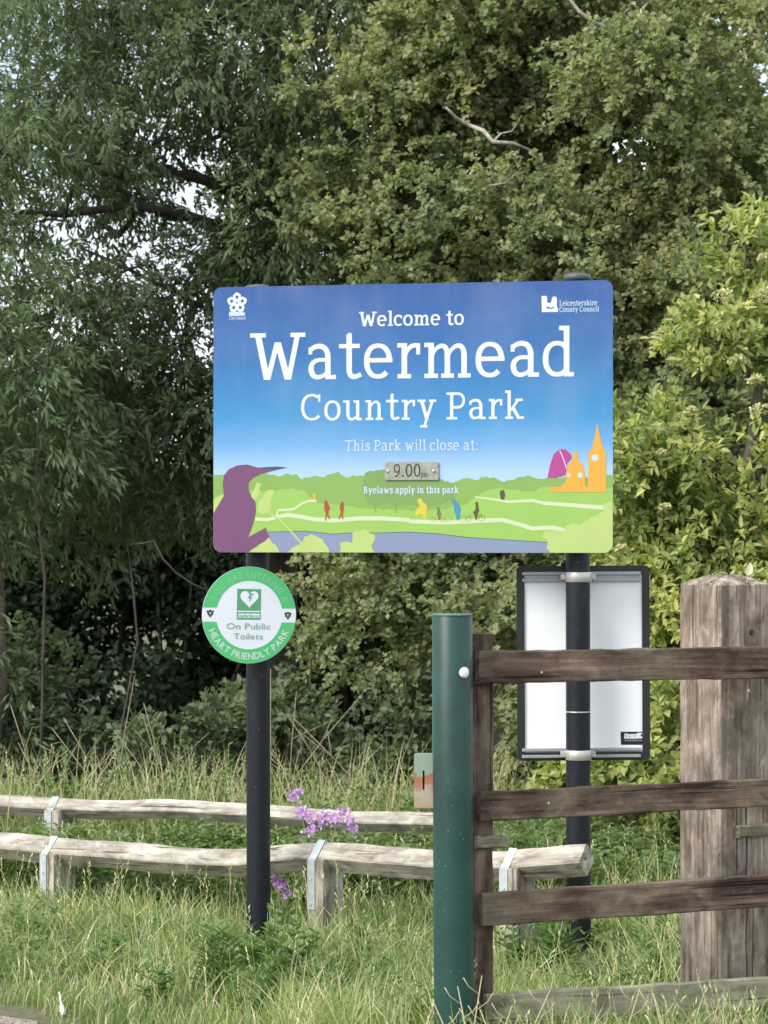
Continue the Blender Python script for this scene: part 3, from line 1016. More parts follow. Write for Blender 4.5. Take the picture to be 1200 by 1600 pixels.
def umbel(cx, cy, Y, size, root, tilt=.35):
    c = P(cx, cy, Y)
    n = 120
    a = R.random(n) * 2 * math.pi; r = np.sqrt(R.random(n)) * size
    p = np.stack([c[0] + r * np.cos(a), c[1] + r * np.sin(a) * .8 - .03, c[2] - (r / size) ** 2 * size * .35 + r * np.sin(a) * -tilt + R.normal(size=n) * .004], 1)
    V, f, at = leaves(p, unit(rdir(n) + [0, 0, .2]), rdir(n), np.full(n, .014), np.full(n, .013), R.random(n))
    st = MB()
    o = link('flower_cluster', mesh_np('flower_cluster', rel(root, V), f, at), M_umbel, root)
    o['kind'] = 'thing' if False else 'stuff'
    del o['kind']
    return o


for cx, cy, s in ((1128, 458, .05), (1192, 455, .05), (1150, 560, .04), (1190, 635, .055), (1032, 706, .018),
                  (1038, 790, .026), (1080, 640, .03), (1180, 590, .04), (970, 855, .03), (1195, 400, .035)):
    umbel(cx, cy, 12.25 + .1 * R.random(), s, elder)

# --- dark hedge closing the view behind
print('hedge')


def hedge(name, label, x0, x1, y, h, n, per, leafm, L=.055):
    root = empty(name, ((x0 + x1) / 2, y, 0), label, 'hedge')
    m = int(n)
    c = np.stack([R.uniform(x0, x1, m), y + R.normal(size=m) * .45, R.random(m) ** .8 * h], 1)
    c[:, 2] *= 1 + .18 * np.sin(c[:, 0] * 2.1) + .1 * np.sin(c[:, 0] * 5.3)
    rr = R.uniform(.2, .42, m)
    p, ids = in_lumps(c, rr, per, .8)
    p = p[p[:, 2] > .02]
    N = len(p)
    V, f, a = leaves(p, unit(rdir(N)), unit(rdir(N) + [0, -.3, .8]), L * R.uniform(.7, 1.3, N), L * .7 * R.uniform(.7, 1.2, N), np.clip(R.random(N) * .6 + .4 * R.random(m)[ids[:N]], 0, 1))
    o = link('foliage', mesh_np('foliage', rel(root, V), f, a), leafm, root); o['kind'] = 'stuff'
    mb = MB()
    for k in range(26):
        x = R.uniform(x0, x1); yy = y - .4 + R.normal() * .2
        pts = [(x, yy, 0)]
        for j in range(3): pts.append((pts[-1][0] + R.normal() * .1, yy + R.normal() * .05, pts[-1][2] + h * .28))
        mb.tube(pts, [.022, .018, .013, .006], 5)
    mb.build('stems', M_bark, root, True)['kind'] = 'stuff'


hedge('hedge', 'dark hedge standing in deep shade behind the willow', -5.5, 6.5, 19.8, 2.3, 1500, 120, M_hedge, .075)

# thicket of low shrubs under the trees
def shrub(label, c, rad, n, leafm, L=.05, W=.03, per=14, pt=26, six=False):
    b = (c[0], c[1], 0)
    root = empty('shrub', b, label, 'shrub')
    C_, rr = lumps([(c, rad, n)], .18)
    pts, ids = in_lumps(C_, rr, per, .7)
    pts = pts[pts[:, 2] > .04]; ids = ids[:len(pts)]
    A, par, rd, tips = skeleton([[np.array([c[0], c[1], 0.0]), np.array([c[0], c[1], c[2] * .5]), np.array([c[0], c[1], c[2]])]], [[.02, .018, .012]], pts, .0025)
    link('stems', limbs_mesh('stems', A - np.array(b), par, rd), M_bark2, root, True)
    V, f, a = sprays(pts, ids, unit(pts - np.array(c)), pt, 3, .12, L, W, .1, six, R.random(len(C_)), 'haw')
    o = link('foliage', mesh_np('foliage', V - np.array(b), f, a), leafm, root); o['kind'] = 'stuff'


shrub('dark low thicket shrub behind the left pole', (-.55, 14.3, .38), (.5, .4, .36), 14, M_willow)
shrub('mid green shrub between the left pole and green gate post', (.05, 14.0, .46), (.45, .35, .46), 20, M_willow)
shrub('dull green shrub under the willow at far left', (-2.0, 14.5, .5), (.55, .4, .5), 18, M_willow)
shrub('dark green shrub behind the white back of the small board', (.75, 13.7, .7), (.45, .4, .75), 26, M_haw, .045, .035)
shrub('small leafy shrub rising out of the shade left of centre', (-1.15, 13.9, .32), (.32, .3, .36), 8, M_willow)
shrub('bushy green shrub behind the gate rails', (1.25, 12.3, .38), (.45, .4, .4), 22, M_elder, .06, .03)


# ------------------------------------------------------------------ grass, undergrowth
print('grass')


def blades(name, pos, h, w, lean, rnd, mat, **kw):
    n = len(pos)
    a = R.random(n) * 2 * math.pi
    dirh = np.stack([np.cos(a), np.sin(a), np.zeros(n)], 1)
    b = R.random(n) * 2 * math.pi
    sd = np.stack([np.cos(b), np.sin(b), np.zeros(n)], 1) * (w / 2)[:, None]
    def at(t):
        return pos + np.array([0, 0, 1]) * (h * t * (1 - .25 * lean * t))[:, None] + dirh * (h * lean * t * t)[:, None]
    V = np.stack([at(0) - sd, at(0) + sd, at(.4) + sd * .9, at(.4) - sd * .9, at(.75) + sd * .6, at(.75) - sd * .6, at(1)], 1)
    i = np.arange(n)[:, None] * 7
    q = np.concatenate([i + np.array([[0, 1, 2, 3]]), i + np.array([[3, 2, 4, 5]])])
    t = i + np.array([[5, 4, 6]])
    return link(name, mesh_np(name, V.reshape(-1, 3), [q, t], np.repeat(rnd, 7)), mat, None, **kw)


def scatter(n, x0, x1, y0, y1):
    return np.stack([R.uniform(x0, x1, n), R.uniform(y0, y1, n), np.zeros(n)], 1)


def build_grass():
    p = scatter(150000, -3.4, 3.4, 6.9, 12.4)
    side = path_side(p[:, 0], p[:, 1])
    keep = (side > .05 + .12 * np.abs(pnoise(p[:, 0], p[:, 1], 3, 1)))
    dens = .55 + .5 * pnoise(p[:, 0], p[:, 1], 3.4, 5)
    keep &= R.random(len(p)) < dens
    keep &= np.abs(p[:, 0]) < .145 * p[:, 1] + .9
    p = p[keep]; side = side[keep]
    n = len(p)
    patch = pnoise(p[:, 0], p[:, 1], 1.7, 9)
    h = (.06 + .13 * R.random(n) ** 2.0 + .06 * patch) * np.clip(.35 + side * 1.1, .35, 1.15)
    for px_, py_ in ((-.487, 10.27), (.737, 10.02)):
        u_ = (p[:, 0] / p[:, 1] - px_ / py_) * py_
        h = h * (1 - .6 * np.exp(-(u_ / .11) ** 2) * ((p[:, 1] > 9.1) & (p[:, 1] < py_ + .1)))
    h = np.clip(h, .03, .3)
    dry = pnoise(p[:, 0], p[:, 1], 2.1, 14)
    rnd = np.clip(.46 * R.random(n) + .22 + .34 * dry + (R.random(n) < .22) * .5, 0, 1)
    blades('grass', p, h, R.uniform(.003, .0065, n), R.uniform(.1, .9, n), rnd, M_grass, kind='stuff')
    # tall coarse grass behind the second rail and round the gate
    q = np.concatenate([scatter(9000, -3.2, 3.2, 12.2, 13.6), scatter(2600, .15, 2.0, 7.15, 7.95), scatter(2200, .9, 2.3, 8.6, 10.6), scatter(1500, -.3, .6, 7.6, 8.4)])
    n = len(q)
    h = R.uniform(.18, .42, n) * np.where(q[:, 1] < 8.5, .75, 1) * np.where((q[:, 1] > 8.5) & (q[:, 1] < 11), .85, 1)
    rnd = np.clip(.5 * R.random(n) + .2 + (R.random(n) < .25) * .5 + (q[:, 1] > 12) * .16, 0, 1)
    blades('tall_grass', q, h, R.uniform(.003, .007, n), R.uniform(.1, .8, n), rnd, M_grass, kind='stuff')


build_grass()


def build_pale_grass():
    q = np.concatenate([scatter(1500, -2.6, .6, 12.3, 13.3), scatter(260, .9, 1.7, 9.4, 10.8)])
    q = q[R.random(len(q)) < .35 + .65 * (pnoise(q[:, 0], q[:, 1], 2.6, 8) > 0)]
    n = len(q)
    h = R.uniform(.3, .68, n) * np.where(q[:, 1] < 11, .6, 1)
    blades('pale_tall_grass', q, h, R.uniform(.004, .008, n), R.uniform(.05, .6, n), np.clip(.62 + .38 * R.random(n), 0, 1), M_grass, kind='stuff')


build_pale_grass()


def build_seedheads():
    q = np.concatenate([scatter(330, -2.0, 2.0, 8.6, 11.5), scatter(420, -2.2, 2.2, 12.2, 13.2), scatter(70, .2, 1.6, 7.2, 7.9), scatter(110, .9, 1.9, 8.8, 11)])
    q = q[path_side(q[:, 0], q[:, 1]) > .3]
    ok_ = np.ones(len(q), bool)
    for px_, py_ in ((-.487, 10.27), (.737, 10.02)):
        ok_ &= ~((np.abs((q[:, 0] / q[:, 1] - px_ / py_) * py_) < .12) & (q[:, 1] < py_ + .1) & (q[:, 1] > 8.8))
    q = q[ok_]
    n = len(q)
    h = R.uniform(.18, .36, n); h = np.where(q[:, 1] > 12, h * 1.5, h)
    a = R.random(n) * 2 * math.pi; le = R.uniform(.05, .35, n)
    dh = np.stack([np.cos(a), np.sin(a), np.zeros(n)], 1)
    tip = q + np.array([0, 0, 1]) * (h * .95)[:, None] + dh * (h * le)[:, None]
    st = rdir(n) * .0012; st[:, 2] = 0
    Vs = np.stack([q - st, q + st, tip + st * .7, tip - st * .7], 1).reshape(-1, 3)
    fs = np.arange(n)[:, None] * 4 + np.array([[0, 1, 2, 3]])
    ax = unit(tip - q)
    k = 7
    i = np.repeat(np.arange(n), k)
    t = np.tile(np.linspace(-.055, .02, k), n)
    base = tip[i] + ax[i] * t[:, None]
    V2, f2, a2 = leaves(base, unit(ax[i] + rdir(n * k) * .55), rdir(n * k), R.uniform(.015, .026, n * k), np.full(n * k, .006), R.random(n * k))
    V = np.concatenate([Vs, V2]); at = np.concatenate([np.full(len(Vs), .3), a2])
    link('seed_heads', mesh_np('seed_heads', V, [fs, f2 + len(Vs)], at), M_seed, None, kind='stuff')


build_seedheads()


def build_undergrowth():
    """broad-leaved ground cover between and behind the low rails"""
    n = 2400
    q = np.concatenate([scatter(1900, -3.2, 2.6, 11.0, 12.0), scatter(300, -3.2, 2.6, 10.8, 12.3), scatter(1500, -3.2, 2.8, 12.3, 13.9), scatter(260, -1.9, 1.9, 9.3, 10.8), scatter(500, .9, 2.3, 8.9, 11.0)])
    q = q[(q[:, 1] < 10.9) & (q[:, 1] < 10.4 - .62 * (q[:, 0] + .24) - .25) | (q[:, 1] > 10.4 - .62 * (q[:, 0] + .24) + .18)]
    n = len(q)
    hmax = np.where(q[:, 1] < 10.9, .09, np.where(q[:, 1] < 12.3, .25, .30)) * (1 + .5 * pnoise(q[:, 0], q[:, 1], 1.9, 4))
    per = 34
    i = np.repeat(np.arange(n), per)
    N = n * per
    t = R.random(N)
    base = q[i] + np.stack([R.normal(size=N) * .05, R.normal(size=N) * .05, t * hmax[i]], 1)
    d = unit(np.stack([R.normal(size=N), R.normal(size=N), .35 * R.normal(size=N) + .1], 1))
    nr = unit(rdir(N) * .45 + [0, -.1, 1])
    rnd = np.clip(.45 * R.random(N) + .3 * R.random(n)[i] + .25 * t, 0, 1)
    V, f, a = leaves(base, d, nr, R.uniform(.022, .05, N), R.uniform(.012, .026, N), rnd)
    link('undergrowth', mesh_np('undergrowth', V, f, a), M_under, None, kind='stuff')


build_undergrowth()


# ------------------------------------------------------------------ low knee-rail fences
def rail_mesh(name, pts, half, root, mat, seed):
    """square timber laid on edge (diamond section), slightly wavy and waney"""
    rng = np.random.default_rng(seed)
    P_ = [np.array(p, float) for p in pts]
    seg = [np.linalg.norm(P_[i + 1] - P_[i]) for i in range(len(P_) - 1)]
    cum = np.concatenate([[0], np.cumsum(seg)])
    n = max(6, int(cum[-1] / .045))
    ts = np.linspace(0, cum[-1], n)
    C_ = np.stack([np.interp(ts, cum, [p[k] for p in P_]) for k in range(3)], 1)
    for _ in range(3): C_[1:-1] = (C_[:-2] + C_[1:-1] * 2 + C_[2:]) / 4
    d = unit(P_[-1] - P_[0]); hor = unit(np.cross(d, [0, 0, 1.0]))     # towards the camera side
    if hor[1] > 0: hor = -hor
    up = np.array([0, 0, 1.0])
    V, Fs = [], []
    def sm(a):
        w = rng.normal(size=n + 6); w = np.convolve(w, np.ones(7) / 7 ** .5, 'valid'); return w * a
    w1 = sm(.0022); w2 = sm(.0014); w3 = sm(.002)
    b = .07
    for i, c in enumerate(C_):
        hh = half
        sec = [(-b, 1), (b, 1), (1, b), (1, -b), (b, -1), (-b, -1), (-1, -b), (-1, b)]
        for k, (u, v) in enumerate(sec):
            off = [w1, w1, w2, w2, w3, w3, w2, w2][k][i]
            V.append(c - up * half + hor * u * (hh + off) + up * v * (hh + off) - up * 0)
    for i in range(n - 1):
        for k in range(8):
            Fs.append((i * 8 + k, i * 8 + (k + 1) % 8, (i + 1) * 8 + (k + 1) % 8, (i + 1) * 8 + k))
    Fs.append(tuple(range(8))[::-1]); Fs.append(tuple((n - 1) * 8 + k for k in range(8)))
    return frame_obj(name, V, Fs, d, mat, root)


def knee_fence(label, top_px, post_px, Yfun, half, root_px, breaks, seed, group, strap_len=.2):
    rp = P(root_px, HOR, Yfun(root_px)); rp[2] = 0
    root = empty('knee_rail_fence', tuple(rp), label, 'fence', group)
    tp = [P(a, b, Yfun(a)) for a, b in top_px]
    xs = [a for a, b in top_px]
    d = unit(tp[-1] - tp[0]); d[2] = 0; d = unit(d)
    hor = np.cross(d, [0, 0, 1.0]); hor = hor if hor[1] < 0 else -hor
    def top_at(px):
        Y = Yfun(px)
        return P(px, np.interp(px, xs, [b for a, b in top_px]), Y)
    edges = [xs[0]] + list(breaks) + [xs[-1]]
    for k in range(len(edges) - 1):
        a, b = edges[k], edges[k + 1]
        mids = [x for x in xs if a < x < b]
        pl = [top_at(a)] + [top_at(m) for m in mids] + [top_at(b)]
        pl[0] = pl[0] + d * (.003 if k else 0); pl[-1] = pl[-1] - d * .003
        rail_mesh('rail', pl, half, root, M_knee, seed + k)
    for px in post_px:
        t = top_at(px)
        c = t + d * 0.0
        wx, wy = .075, .145
        zb, rail_c = -.1, t[2] - half
        # bird's mouth post: V-notch that carries the rail
        v = half * 1.0
        zt_edge = rail_c - .004
        zt_mid = rail_c - half - .002
        V, Fs = [], []
        for sx in (-wx / 2, wx / 2):
            for (u, z) in ((-wy / 2, zb), (wy / 2, zb), (wy / 2, zt_edge - max(0, (half - wy / 2)) * 1), (min(half, wy / 2) * 1.0, zt_edge), (0, zt_mid), (-min(half, wy / 2), zt_edge), (-wy / 2, zt_edge)):
                V.append(np.array([c[0], c[1], 0]) + d * sx + hor * u + np.array([0, 0, z]))
        n = 7
        Fs = [tuple(range(n))[::-1], tuple(range(n, 2 * n))] + [(i, (i + 1) % n, n + (i + 1) % n, n + i) for i in range(n)]
        frame_obj('post', V, Fs, (0, 0, 1), M_knee, root)
        # galvanised strap over the rail and down both faces of the post
        sw, th = .034, .003
        g = .004
        zs = rail_c - strap_len
        prof = [(wy / 2 + .003, zs), (wy / 2 + .003, rail_c - .01), (half + g, rail_c), (0, rail_c + half + g), (-half - g, rail_c), (-wy / 2 - .003, rail_c - .01), (-wy / 2 - .003, zs)]
        mb = MB()
        so = -wx / 2 + sw / 2 + .004
        for i in range(len(prof) - 1):
            (u0, z0), (u1, z1) = prof[i], prof[i + 1]
            a3 = np.array([c[0], c[1], 0]) + hor * u0 + np.array([0, 0, z0]) + d * so
            b3 = np.array([c[0], c[1], 0]) + hor * u1 + np.array([0, 0, z1]) + d * so
            e = b3 - a3; ln = np.linalg.norm(e); e = e / ln
            mb.box((a3 + b3) / 2, (ln + .004, sw, th), [e, d, np.cross(e, d)])
        st = mb.build('strap', M_galv, root)
        for z in (zs + .02, zs + .12):
            q = np.array([c[0], c[1], 0]) + hor * (wy / 2 + .005) + np.array([0, 0, z]) + d * so
            MB().tube([q, q + hor * .003], .006, 8).build('nail', M_galv, root).parent = st
    return root


def Y1(px): u = (px - 600) / F; return 10.25 / (1 + .62 * u)
def Y2(px): u = (px - 600) / F; return 11.62 / (1 + .395 * u)


knee_fence('nearer low timber knee rail fence crossing behind both black poles', [(-500, 1290), (-120, 1296), (0, 1300), (90, 1309), (200, 1316), (300, 1325), (385, 1327), (440, 1318), (505, 1315), (600, 1322), (680, 1328), (780, 1330), (812, 1328), (918, 1320)],
           [-310, 90, 508, 808], Y1, .057, 300, [90, 508, 808], 3, 'low knee rail fences')
knee_fence('further low timber knee rail fence half buried in weeds', [(-500, 1232), (-200, 1238), (0, 1242), (90, 1247), (180, 1250), (270, 1249), (400, 1257), (480, 1262), (560, 1268), (640, 1269), (712, 1271)],
           [-260, 92, 706], Y2, .045, 300, [92, 480], 40, 'low knee rail fences')


# ------------------------------------------------------------------ sign poles
def pole(label, px, Y, top_py, root_name='sign_pole', r=.0462, cap=True):
    b = P(px, HOR, Y); b[2] = 0
    root = empty(root_name, tuple(b), label, 'pole', 'black poles carrying the signs')
    t = P(px - 2, top_py, Y)
    MB().tube([(b[0], b[1], -.3), (b[0], b[1], 0), (b[0] * .5 + t[0] * .5, Y, t[2] / 2), (t[0], Y, t[2])], r, 32).build('shaft', M_black, root, True)
    m = MB().tube([(t[0], Y, t[2] - .012), (t[0], Y, t[2] + .004), (t[0], Y, t[2] + .010), (t[0], Y, t[2] + .016), (t[0], Y, t[2] + .019)], [r + .006, r + .006, r + .003, r * .7, r * .2], 28)
    m.build('cap', M_cap, root, True)
    return root


M_cap = plain('grey black plastic cap', C3(.06, .075, .08), 0.5)
POLE_L = (404, 10.27); POLE_R = (904, 10.02)
pl_root = pole('left black round sign pole with the green round sign', POLE_L[0], POLE_L[1], 452)
pr_root = pole('right black round sign pole with the white backed board', POLE_R[0], POLE_R[1], 434)
# pale scuffs and a narrow tape ring on the right pole
mb = MB()
q = P(903, 1112, 10.02)
mb.tube([(q[0], 10.02, q[2] - .0025), (q[0], 10.02, q[2] + .0025)], .0475, 32)
mb.build('tape_ring', M_band, pr_root, True)
for (px, py, Y, root) in ((892, 955, 10.02, pr_root), (903, 985, 10.02, pr_root), (915, 930, 10.02, pr_root), (903, 878, 10.02, pr_root), (409, 1056, 10.27, pl_root), (396, 1066, 10.27, pl_root), (404, 1140, 10.27, pl_root), (398, 1230, 10.27, pl_root)):
    q = P(px, py, Y - .047)
    cx = P(404 if root is pl_root else 904, py, Y)
    dd = unit(np.array([q[0] - cx[0], -.046, 0]))
    c = np.array([cx[0], Y, q[2]]) + dd * .0462
    MB().tube([c - dd * .001, c + dd * .0008], .002 + .0016 * R.random(), 7).build('scuff', M_cap, root)


# ------------------------------------------------------------------ main sign
A_, B_ = P(333.5, 657, 10.17), P(957.5, 651, 9.865)
A_[2] = B_[2] = 0
yaw = math.degrees(math.atan2(B_[1] - A_[1], B_[0] - A_[0]))
SW = float(np.linalg.norm(B_ - A_))
zt = P(333.5, 449, 10.17)[2]; zb = P(333.5, 863, 10.17)[2]
SH = zt - zb
ctr = (A_ + B_) / 2; ctr[2] = (zt + zb) / 2
S = Panel(ctr, yaw)
OUT = rrect(SW, SH, .032)
sroot = empty('welcome_sign', tuple(ctr), 'large blue welcome sign with white lettering on two black poles', 'sign')
V, Fs = S.plate(OUT, -.004, 0)
me = bpy.data.meshes.new('board'); me.from_pydata([tuple(v) for v in rel(sroot, V)], [], Fs); me.update()
link('board', me, M_sky, sroot)


def z3(l): return [S.loc(320 + a / 3.75, 650 + b / 3.75) for a, b in l]
def z4(l): return [S.loc(640 + a / 3.636, 650 + b / 3.636) for a, b in l]
def zc(l): return [S.loc(640 + a / 9.23, 765 + b / 9.23) for a, b in l]
def pxs(w): return w * .00244


def fuzz(pts, amp, step=.008, seed=1):
    rng = np.random.default_rng(seed)
    out = []
    for i in range(len(pts) - 1):
        a, b = np.array(pts[i]), np.array(pts[i + 1])
        n = max(1, int(np.linalg.norm(b - a) / step))
        for k in range(n):
            t = k / n
            out.append(tuple(a + (b - a) * t + rng.normal(size=2) * amp))
    out.append(tuple(pts[-1]))
    return out


INNER = rrect(SW - .0012, SH - .0012, .0315)


def layer(name, polys, k, mat, holes=()):
    pp = [clip(p, INNER) if area2(p) > 0 else clip(p[::-1], INNER) for p in polys]
    pp = [p for p in pp if len(p) > 2]
    return S.flat(name, pp, (.0002 + .00016 * k), mat, sroot, holes)


bl, br = z3([(40, 812)])[0], z4([(1170, 790)])[0]
treeline = z3([(30, 352), (110, 340), (180, 345), (380, 340), (430, 355), (480, 335), (530, 340), (570, 370), (640, 350), (700, 357), (725, 340), (780, 333), (820, 355), (900, 350), (930, 350), (940, 330), (1010, 315), (1100, 310)]) + \
    z4([(0, 340), (165, 345), (200, 370), (240, 378), (300, 355), (340, 355), (380, 368), (400, 345), (450, 345), (490, 360), (540, 372), (600, 355), (640, 345), (680, 335), (720, 350), (780, 357), (850, 345), (1000, 352), (1130, 330), (1170, 335)])
layer('treeline_print', [fuzz(treeline, .0022, .009, 2) + [br, bl]], 0, I_tree)
grove = z3([(930, 365), (940, 332), (1010, 318), (1100, 316)]) + z4([(0, 345), (160, 350), (200, 375), (255, 385), (250, 470), (180, 505), (100, 515), (0, 500)]) + z3([(1180, 515), (1120, 525), (1060, 510), (1000, 535), (950, 505), (920, 440), (930, 365)])
layer('grove_print', [fuzz(grove, .0012, .008, 3)] + [z3([(996, 520), (1006, 520), (1006, 568), (996, 568)]), z3([(1114, 520), (1124, 520), (1124, 568), (1114, 568)])], 1.6, I_treed)
hill = z3([(30, 500), (280, 440), (400, 440), (520, 425), (600, 450), (640, 500), (760, 520), (860, 530), (940, 545), (1190, 550)]) + z4([(10, 540), (200, 530), (330, 500), (370, 460), (420, 430), (500, 410), (640, 425), (700, 430), (760, 400), (900, 410), (1170, 408)])
layer('hill_print', [fuzz(hill, .0018, .01, 4) + [br, bl]], 1, I_hill)
river = z3([(360, 680), (560, 675), (650, 680), (740, 692), (850, 685), (1000, 685), (1195, 680)]) + z4([(5, 660), (150, 668), (330, 690), (780, 718)])
layer('river_print', [river + [z4([(830, 790)])[0], z3([(230, 812)])[0]]], 2, I_river)
layer('river_line_print', stroke(river, .0028), 3, I_line)
pathA = z3([(296, 603), (370, 608), (430, 590), (490, 580), (560, 590), (640, 605), (760, 612), (900, 600), (1050, 600), (1195, 610)]) + z4([(10, 598), (200, 605), (400, 595), (530, 590), (620, 615), (700, 640), (760, 635), (820, 635), (888, 652)])
pathB = z3([(418, 590), (430, 552), (520, 546), (570, 512), (610, 497), (655, 497)])
pathC = z4([(368, 460), (450, 470), (560, 487), (700, 480), (760, 495), (900, 505), (1160, 525)])
wA = [pxs(5)] * 3 + [pxs(6.5)] * (len(pathA) - 3)
layer('path_print', stroke(pathA, wA) + stroke(pathB, pxs(3.5)) + stroke(pathC, [pxs(2), pxs(3), pxs(4), pxs(4.5), pxs(5.5), pxs(6), pxs(7)]), 3, I_path)
bushes = [z4([(770, 650), (757, 690), (785, 715), (776, 750), (810, 790), (1170, 790), (1170, 480), (1110, 490), (1100, 540), (1060, 560), (1010, 590), (970, 620), (920, 606), (890, 620), (880, 660), (830, 650), (800, 648)]),
          z3([(480, 812), (510, 770), (560, 760), (590, 710), (640, 697), (690, 720), (722, 770), (735, 812)]),
          z3([(790, 812), (800, 780), (790, 745), (830, 732), (862, 742), (870, 680), (930, 667), (990, 690), (1000, 720), (976, 760), (1000, 812)]),
          z3([(240, 812), (330, 740), (365, 706), (400, 740), (430, 765), (445, 812)]),
          z3([(300, 570), (320, 500), (350, 470), (370, 435), (405, 432), (402, 460), (390, 500), (385, 560), (340, 575)]),
          z3([(240, 500), (285, 440), (305, 390), (333, 390), (316, 420), (318, 470), (300, 500), (250, 560)]),
          z3([(40, 500), (110, 450), (110, 520), (50, 590)])]
bushes = [fuzz(b + [b[0]], .0022, .011, 8 + k)[:-1] for k, b in enumerate(bushes)]
for b in bushes: layer('bush_print', [b], 4, I_bush)
layer('branch_print', stroke(z3([(355, 555), (430, 600), (500, 670), (570, 750)]), pxs(2.8)), 4.5, I_bush)
bird = z3([(485, 301), (410, 318), (330, 340), (285, 360), (258, 390), (256, 430), (275, 475), (297, 500), (300, 560), (285, 630), (262, 690), (250, 712), (290, 690), (360, 653), (365, 685), (382, 703), (350, 735), (290, 770), (240, 812), (40, 812), (40, 590), (80, 520), (112, 468), (105, 400), (112, 350), (140, 312), (190, 289), (250, 284), (300, 299), (312, 304), (420, 297)])
layer('kingfisher_print', [bird], 5, I_bird)
layer('beak_print', [z3([(310, 302), (420, 296), (485, 301), (440, 310), (330, 309)])], 6, I_beak)
layer('dome_print', [z4([(783, 352), (800, 270), (820, 215), (850, 190), (885, 188), (915, 215), (922, 240), (895, 270), (890, 335), (830, 352)])], 5, I_mag)
layer('dome_stripe_print', stroke(z4([(853, 196), (866, 225), (880, 260), (892, 300)]), pxs(1.2)), 6, I_white)
tower = z4([(1015, 432), (1015, 215), (1035, 182), (1045, 150), (1066, 40), (1090, 150), (1100, 182), (1117, 215), (1117, 432)])
hall = z4([(792, 432), (795, 410), (860, 400), (888, 375), (888, 325), (900, 280), (930, 245), (930, 215), (944, 200), (957, 215), (957, 245), (985, 280), (998, 330), (998, 402), (1015, 402), (1015, 432)])
layer('skyline_print', [tower, hall], 6.5, I_orange)
def disc(cx, cy, r, f=z4, n=14): return f([(cx + r * math.cos(t), cy + r * math.sin(t)) for t in np.linspace(0, 2 * math.pi, n, endpoint=False)])
for d_ in ((1053, 237, 19), (905, 336, 11), (970, 336, 15)): layer('clock_print', [disc(*d_)], 7.5, I_paleblue)
layer('walker_print', [z3([(700, 512), (704, 496), (712, 492), (720, 504), (735, 540), (726, 560), (724, 575), (737, 606), (727, 603), (716, 582), (712, 614), (705, 612), (709, 570), (700, 545)]),
                       z3([(796, 512), (803, 500), (814, 506), (816, 540), (811, 570), (812, 607), (804, 600), (803, 578), (788, 608), (783, 600), (797, 565), (790, 535)])], 5, I_red)
layer('far_figure_print', [z3([(632, 458), (642, 452), (650, 462), (648, 490), (636, 490)])], 5, I_orange)
layer('yellow_cyclist_print', [zc([(110, 160), (140, 123), (180, 133), (190, 180), (240, 210), (256, 260), (242, 330), (242, 425), (200, 432), (190, 360), (150, 352), (92, 400), (80, 300), (150, 240), (118, 190)])] +
      stroke(disc(40, 385, 50, zc, 18), .0014, True) + stroke(disc(305, 385, 50, zc, 18), .0014, True), 5, I_yel)
layer('child_cyclist_print', [zc([(385, 255), (410, 246), (430, 262), (440, 300), (462, 350), (446, 400), (430, 442), (412, 440), (410, 390), (392, 350), (402, 300)])] +
      stroke(disc(340, 428, 34, zc, 16), .0011, True) + stroke(disc(475, 428, 34, zc, 16), .0011, True), 5, I_olive)
layer('blue_cyclist_print', [zc([(598, 142), (640, 128), (690, 190), (738, 260), (732, 330), (722, 420), (690, 446), (676, 440), (668, 360), (636, 300), (650, 240), (618, 190)])], 5.5, I_blue)
layer('blue_wheels_print', stroke(disc(555, 412, 50, zc, 18), .0013, True) + stroke(disc(770, 412, 50, zc, 18), .0013, True) + stroke(zc([(560, 300), (610, 330), (690, 380), (765, 410)]), .0014), 5, I_teal)
layer('dark_cyclist_print', [zc([(945, 190), (965, 176), (988, 186), (990, 230), (1006, 300), (984, 350), (972, 430), (950, 446), (940, 370), (912, 330), (950, 290), (955, 230)])] +
      stroke(disc(848, 420, 40, zc, 18), .0014, True) + stroke(disc(1040, 412, 44, zc, 18), .0014, True) + stroke(zc([(850, 415), (885, 350), (950, 395), (1035, 352), (1040, 412)]), .0014), 5, I_brown)
layer('far_rider_print', [z4([(512, 432), (522, 422), (536, 420), (543, 445), (538, 476), (518, 474)])], 5, I_brown)


def line(name, s, xl, xr, yl, cap_px, W, mat, k=5.5, track=.045):
    a, b = S.loc(xl, yl), S.loc(xr, yl)
    cap = pxs(cap_px)
    return layer(name, set_text(s, a[0], b[0], a[1], cap, W, track), k, mat)


line('lettering', 'Welcome to', 561, 725, 510, 22.5, 1.12, I_white)
line('lettering', 'Watermead', 391, 897, 594, 73.5, .85, I_white, track=.03)
line('lettering', 'Country Park', 470.5, 819, 657.5, 42, .84, I_white)
line('lettering', 'This Park will close at:', 539, 747, 705, 17, 1.0, I_paleblue, 7)
line('lettering', 'Byelaws apply in this park', 568, 717, 771, 10.5, 1.35, I_paleblue, 7)
line('lettering', 'Leicestershire', 874, 933, 478, 8.2, 1.15, I_paleblue)
line('lettering', 'County Council', 874, 936, 487.5, 7.6, 1.15, I_paleblue)
line('lettering', 'Leicester', 358, 383, 493.5, 6.0, 1.5, I_paleblue)
line('lettering', 'City Council', 358, 384, 499.5, 5.0, 1.3, I_paleblue)


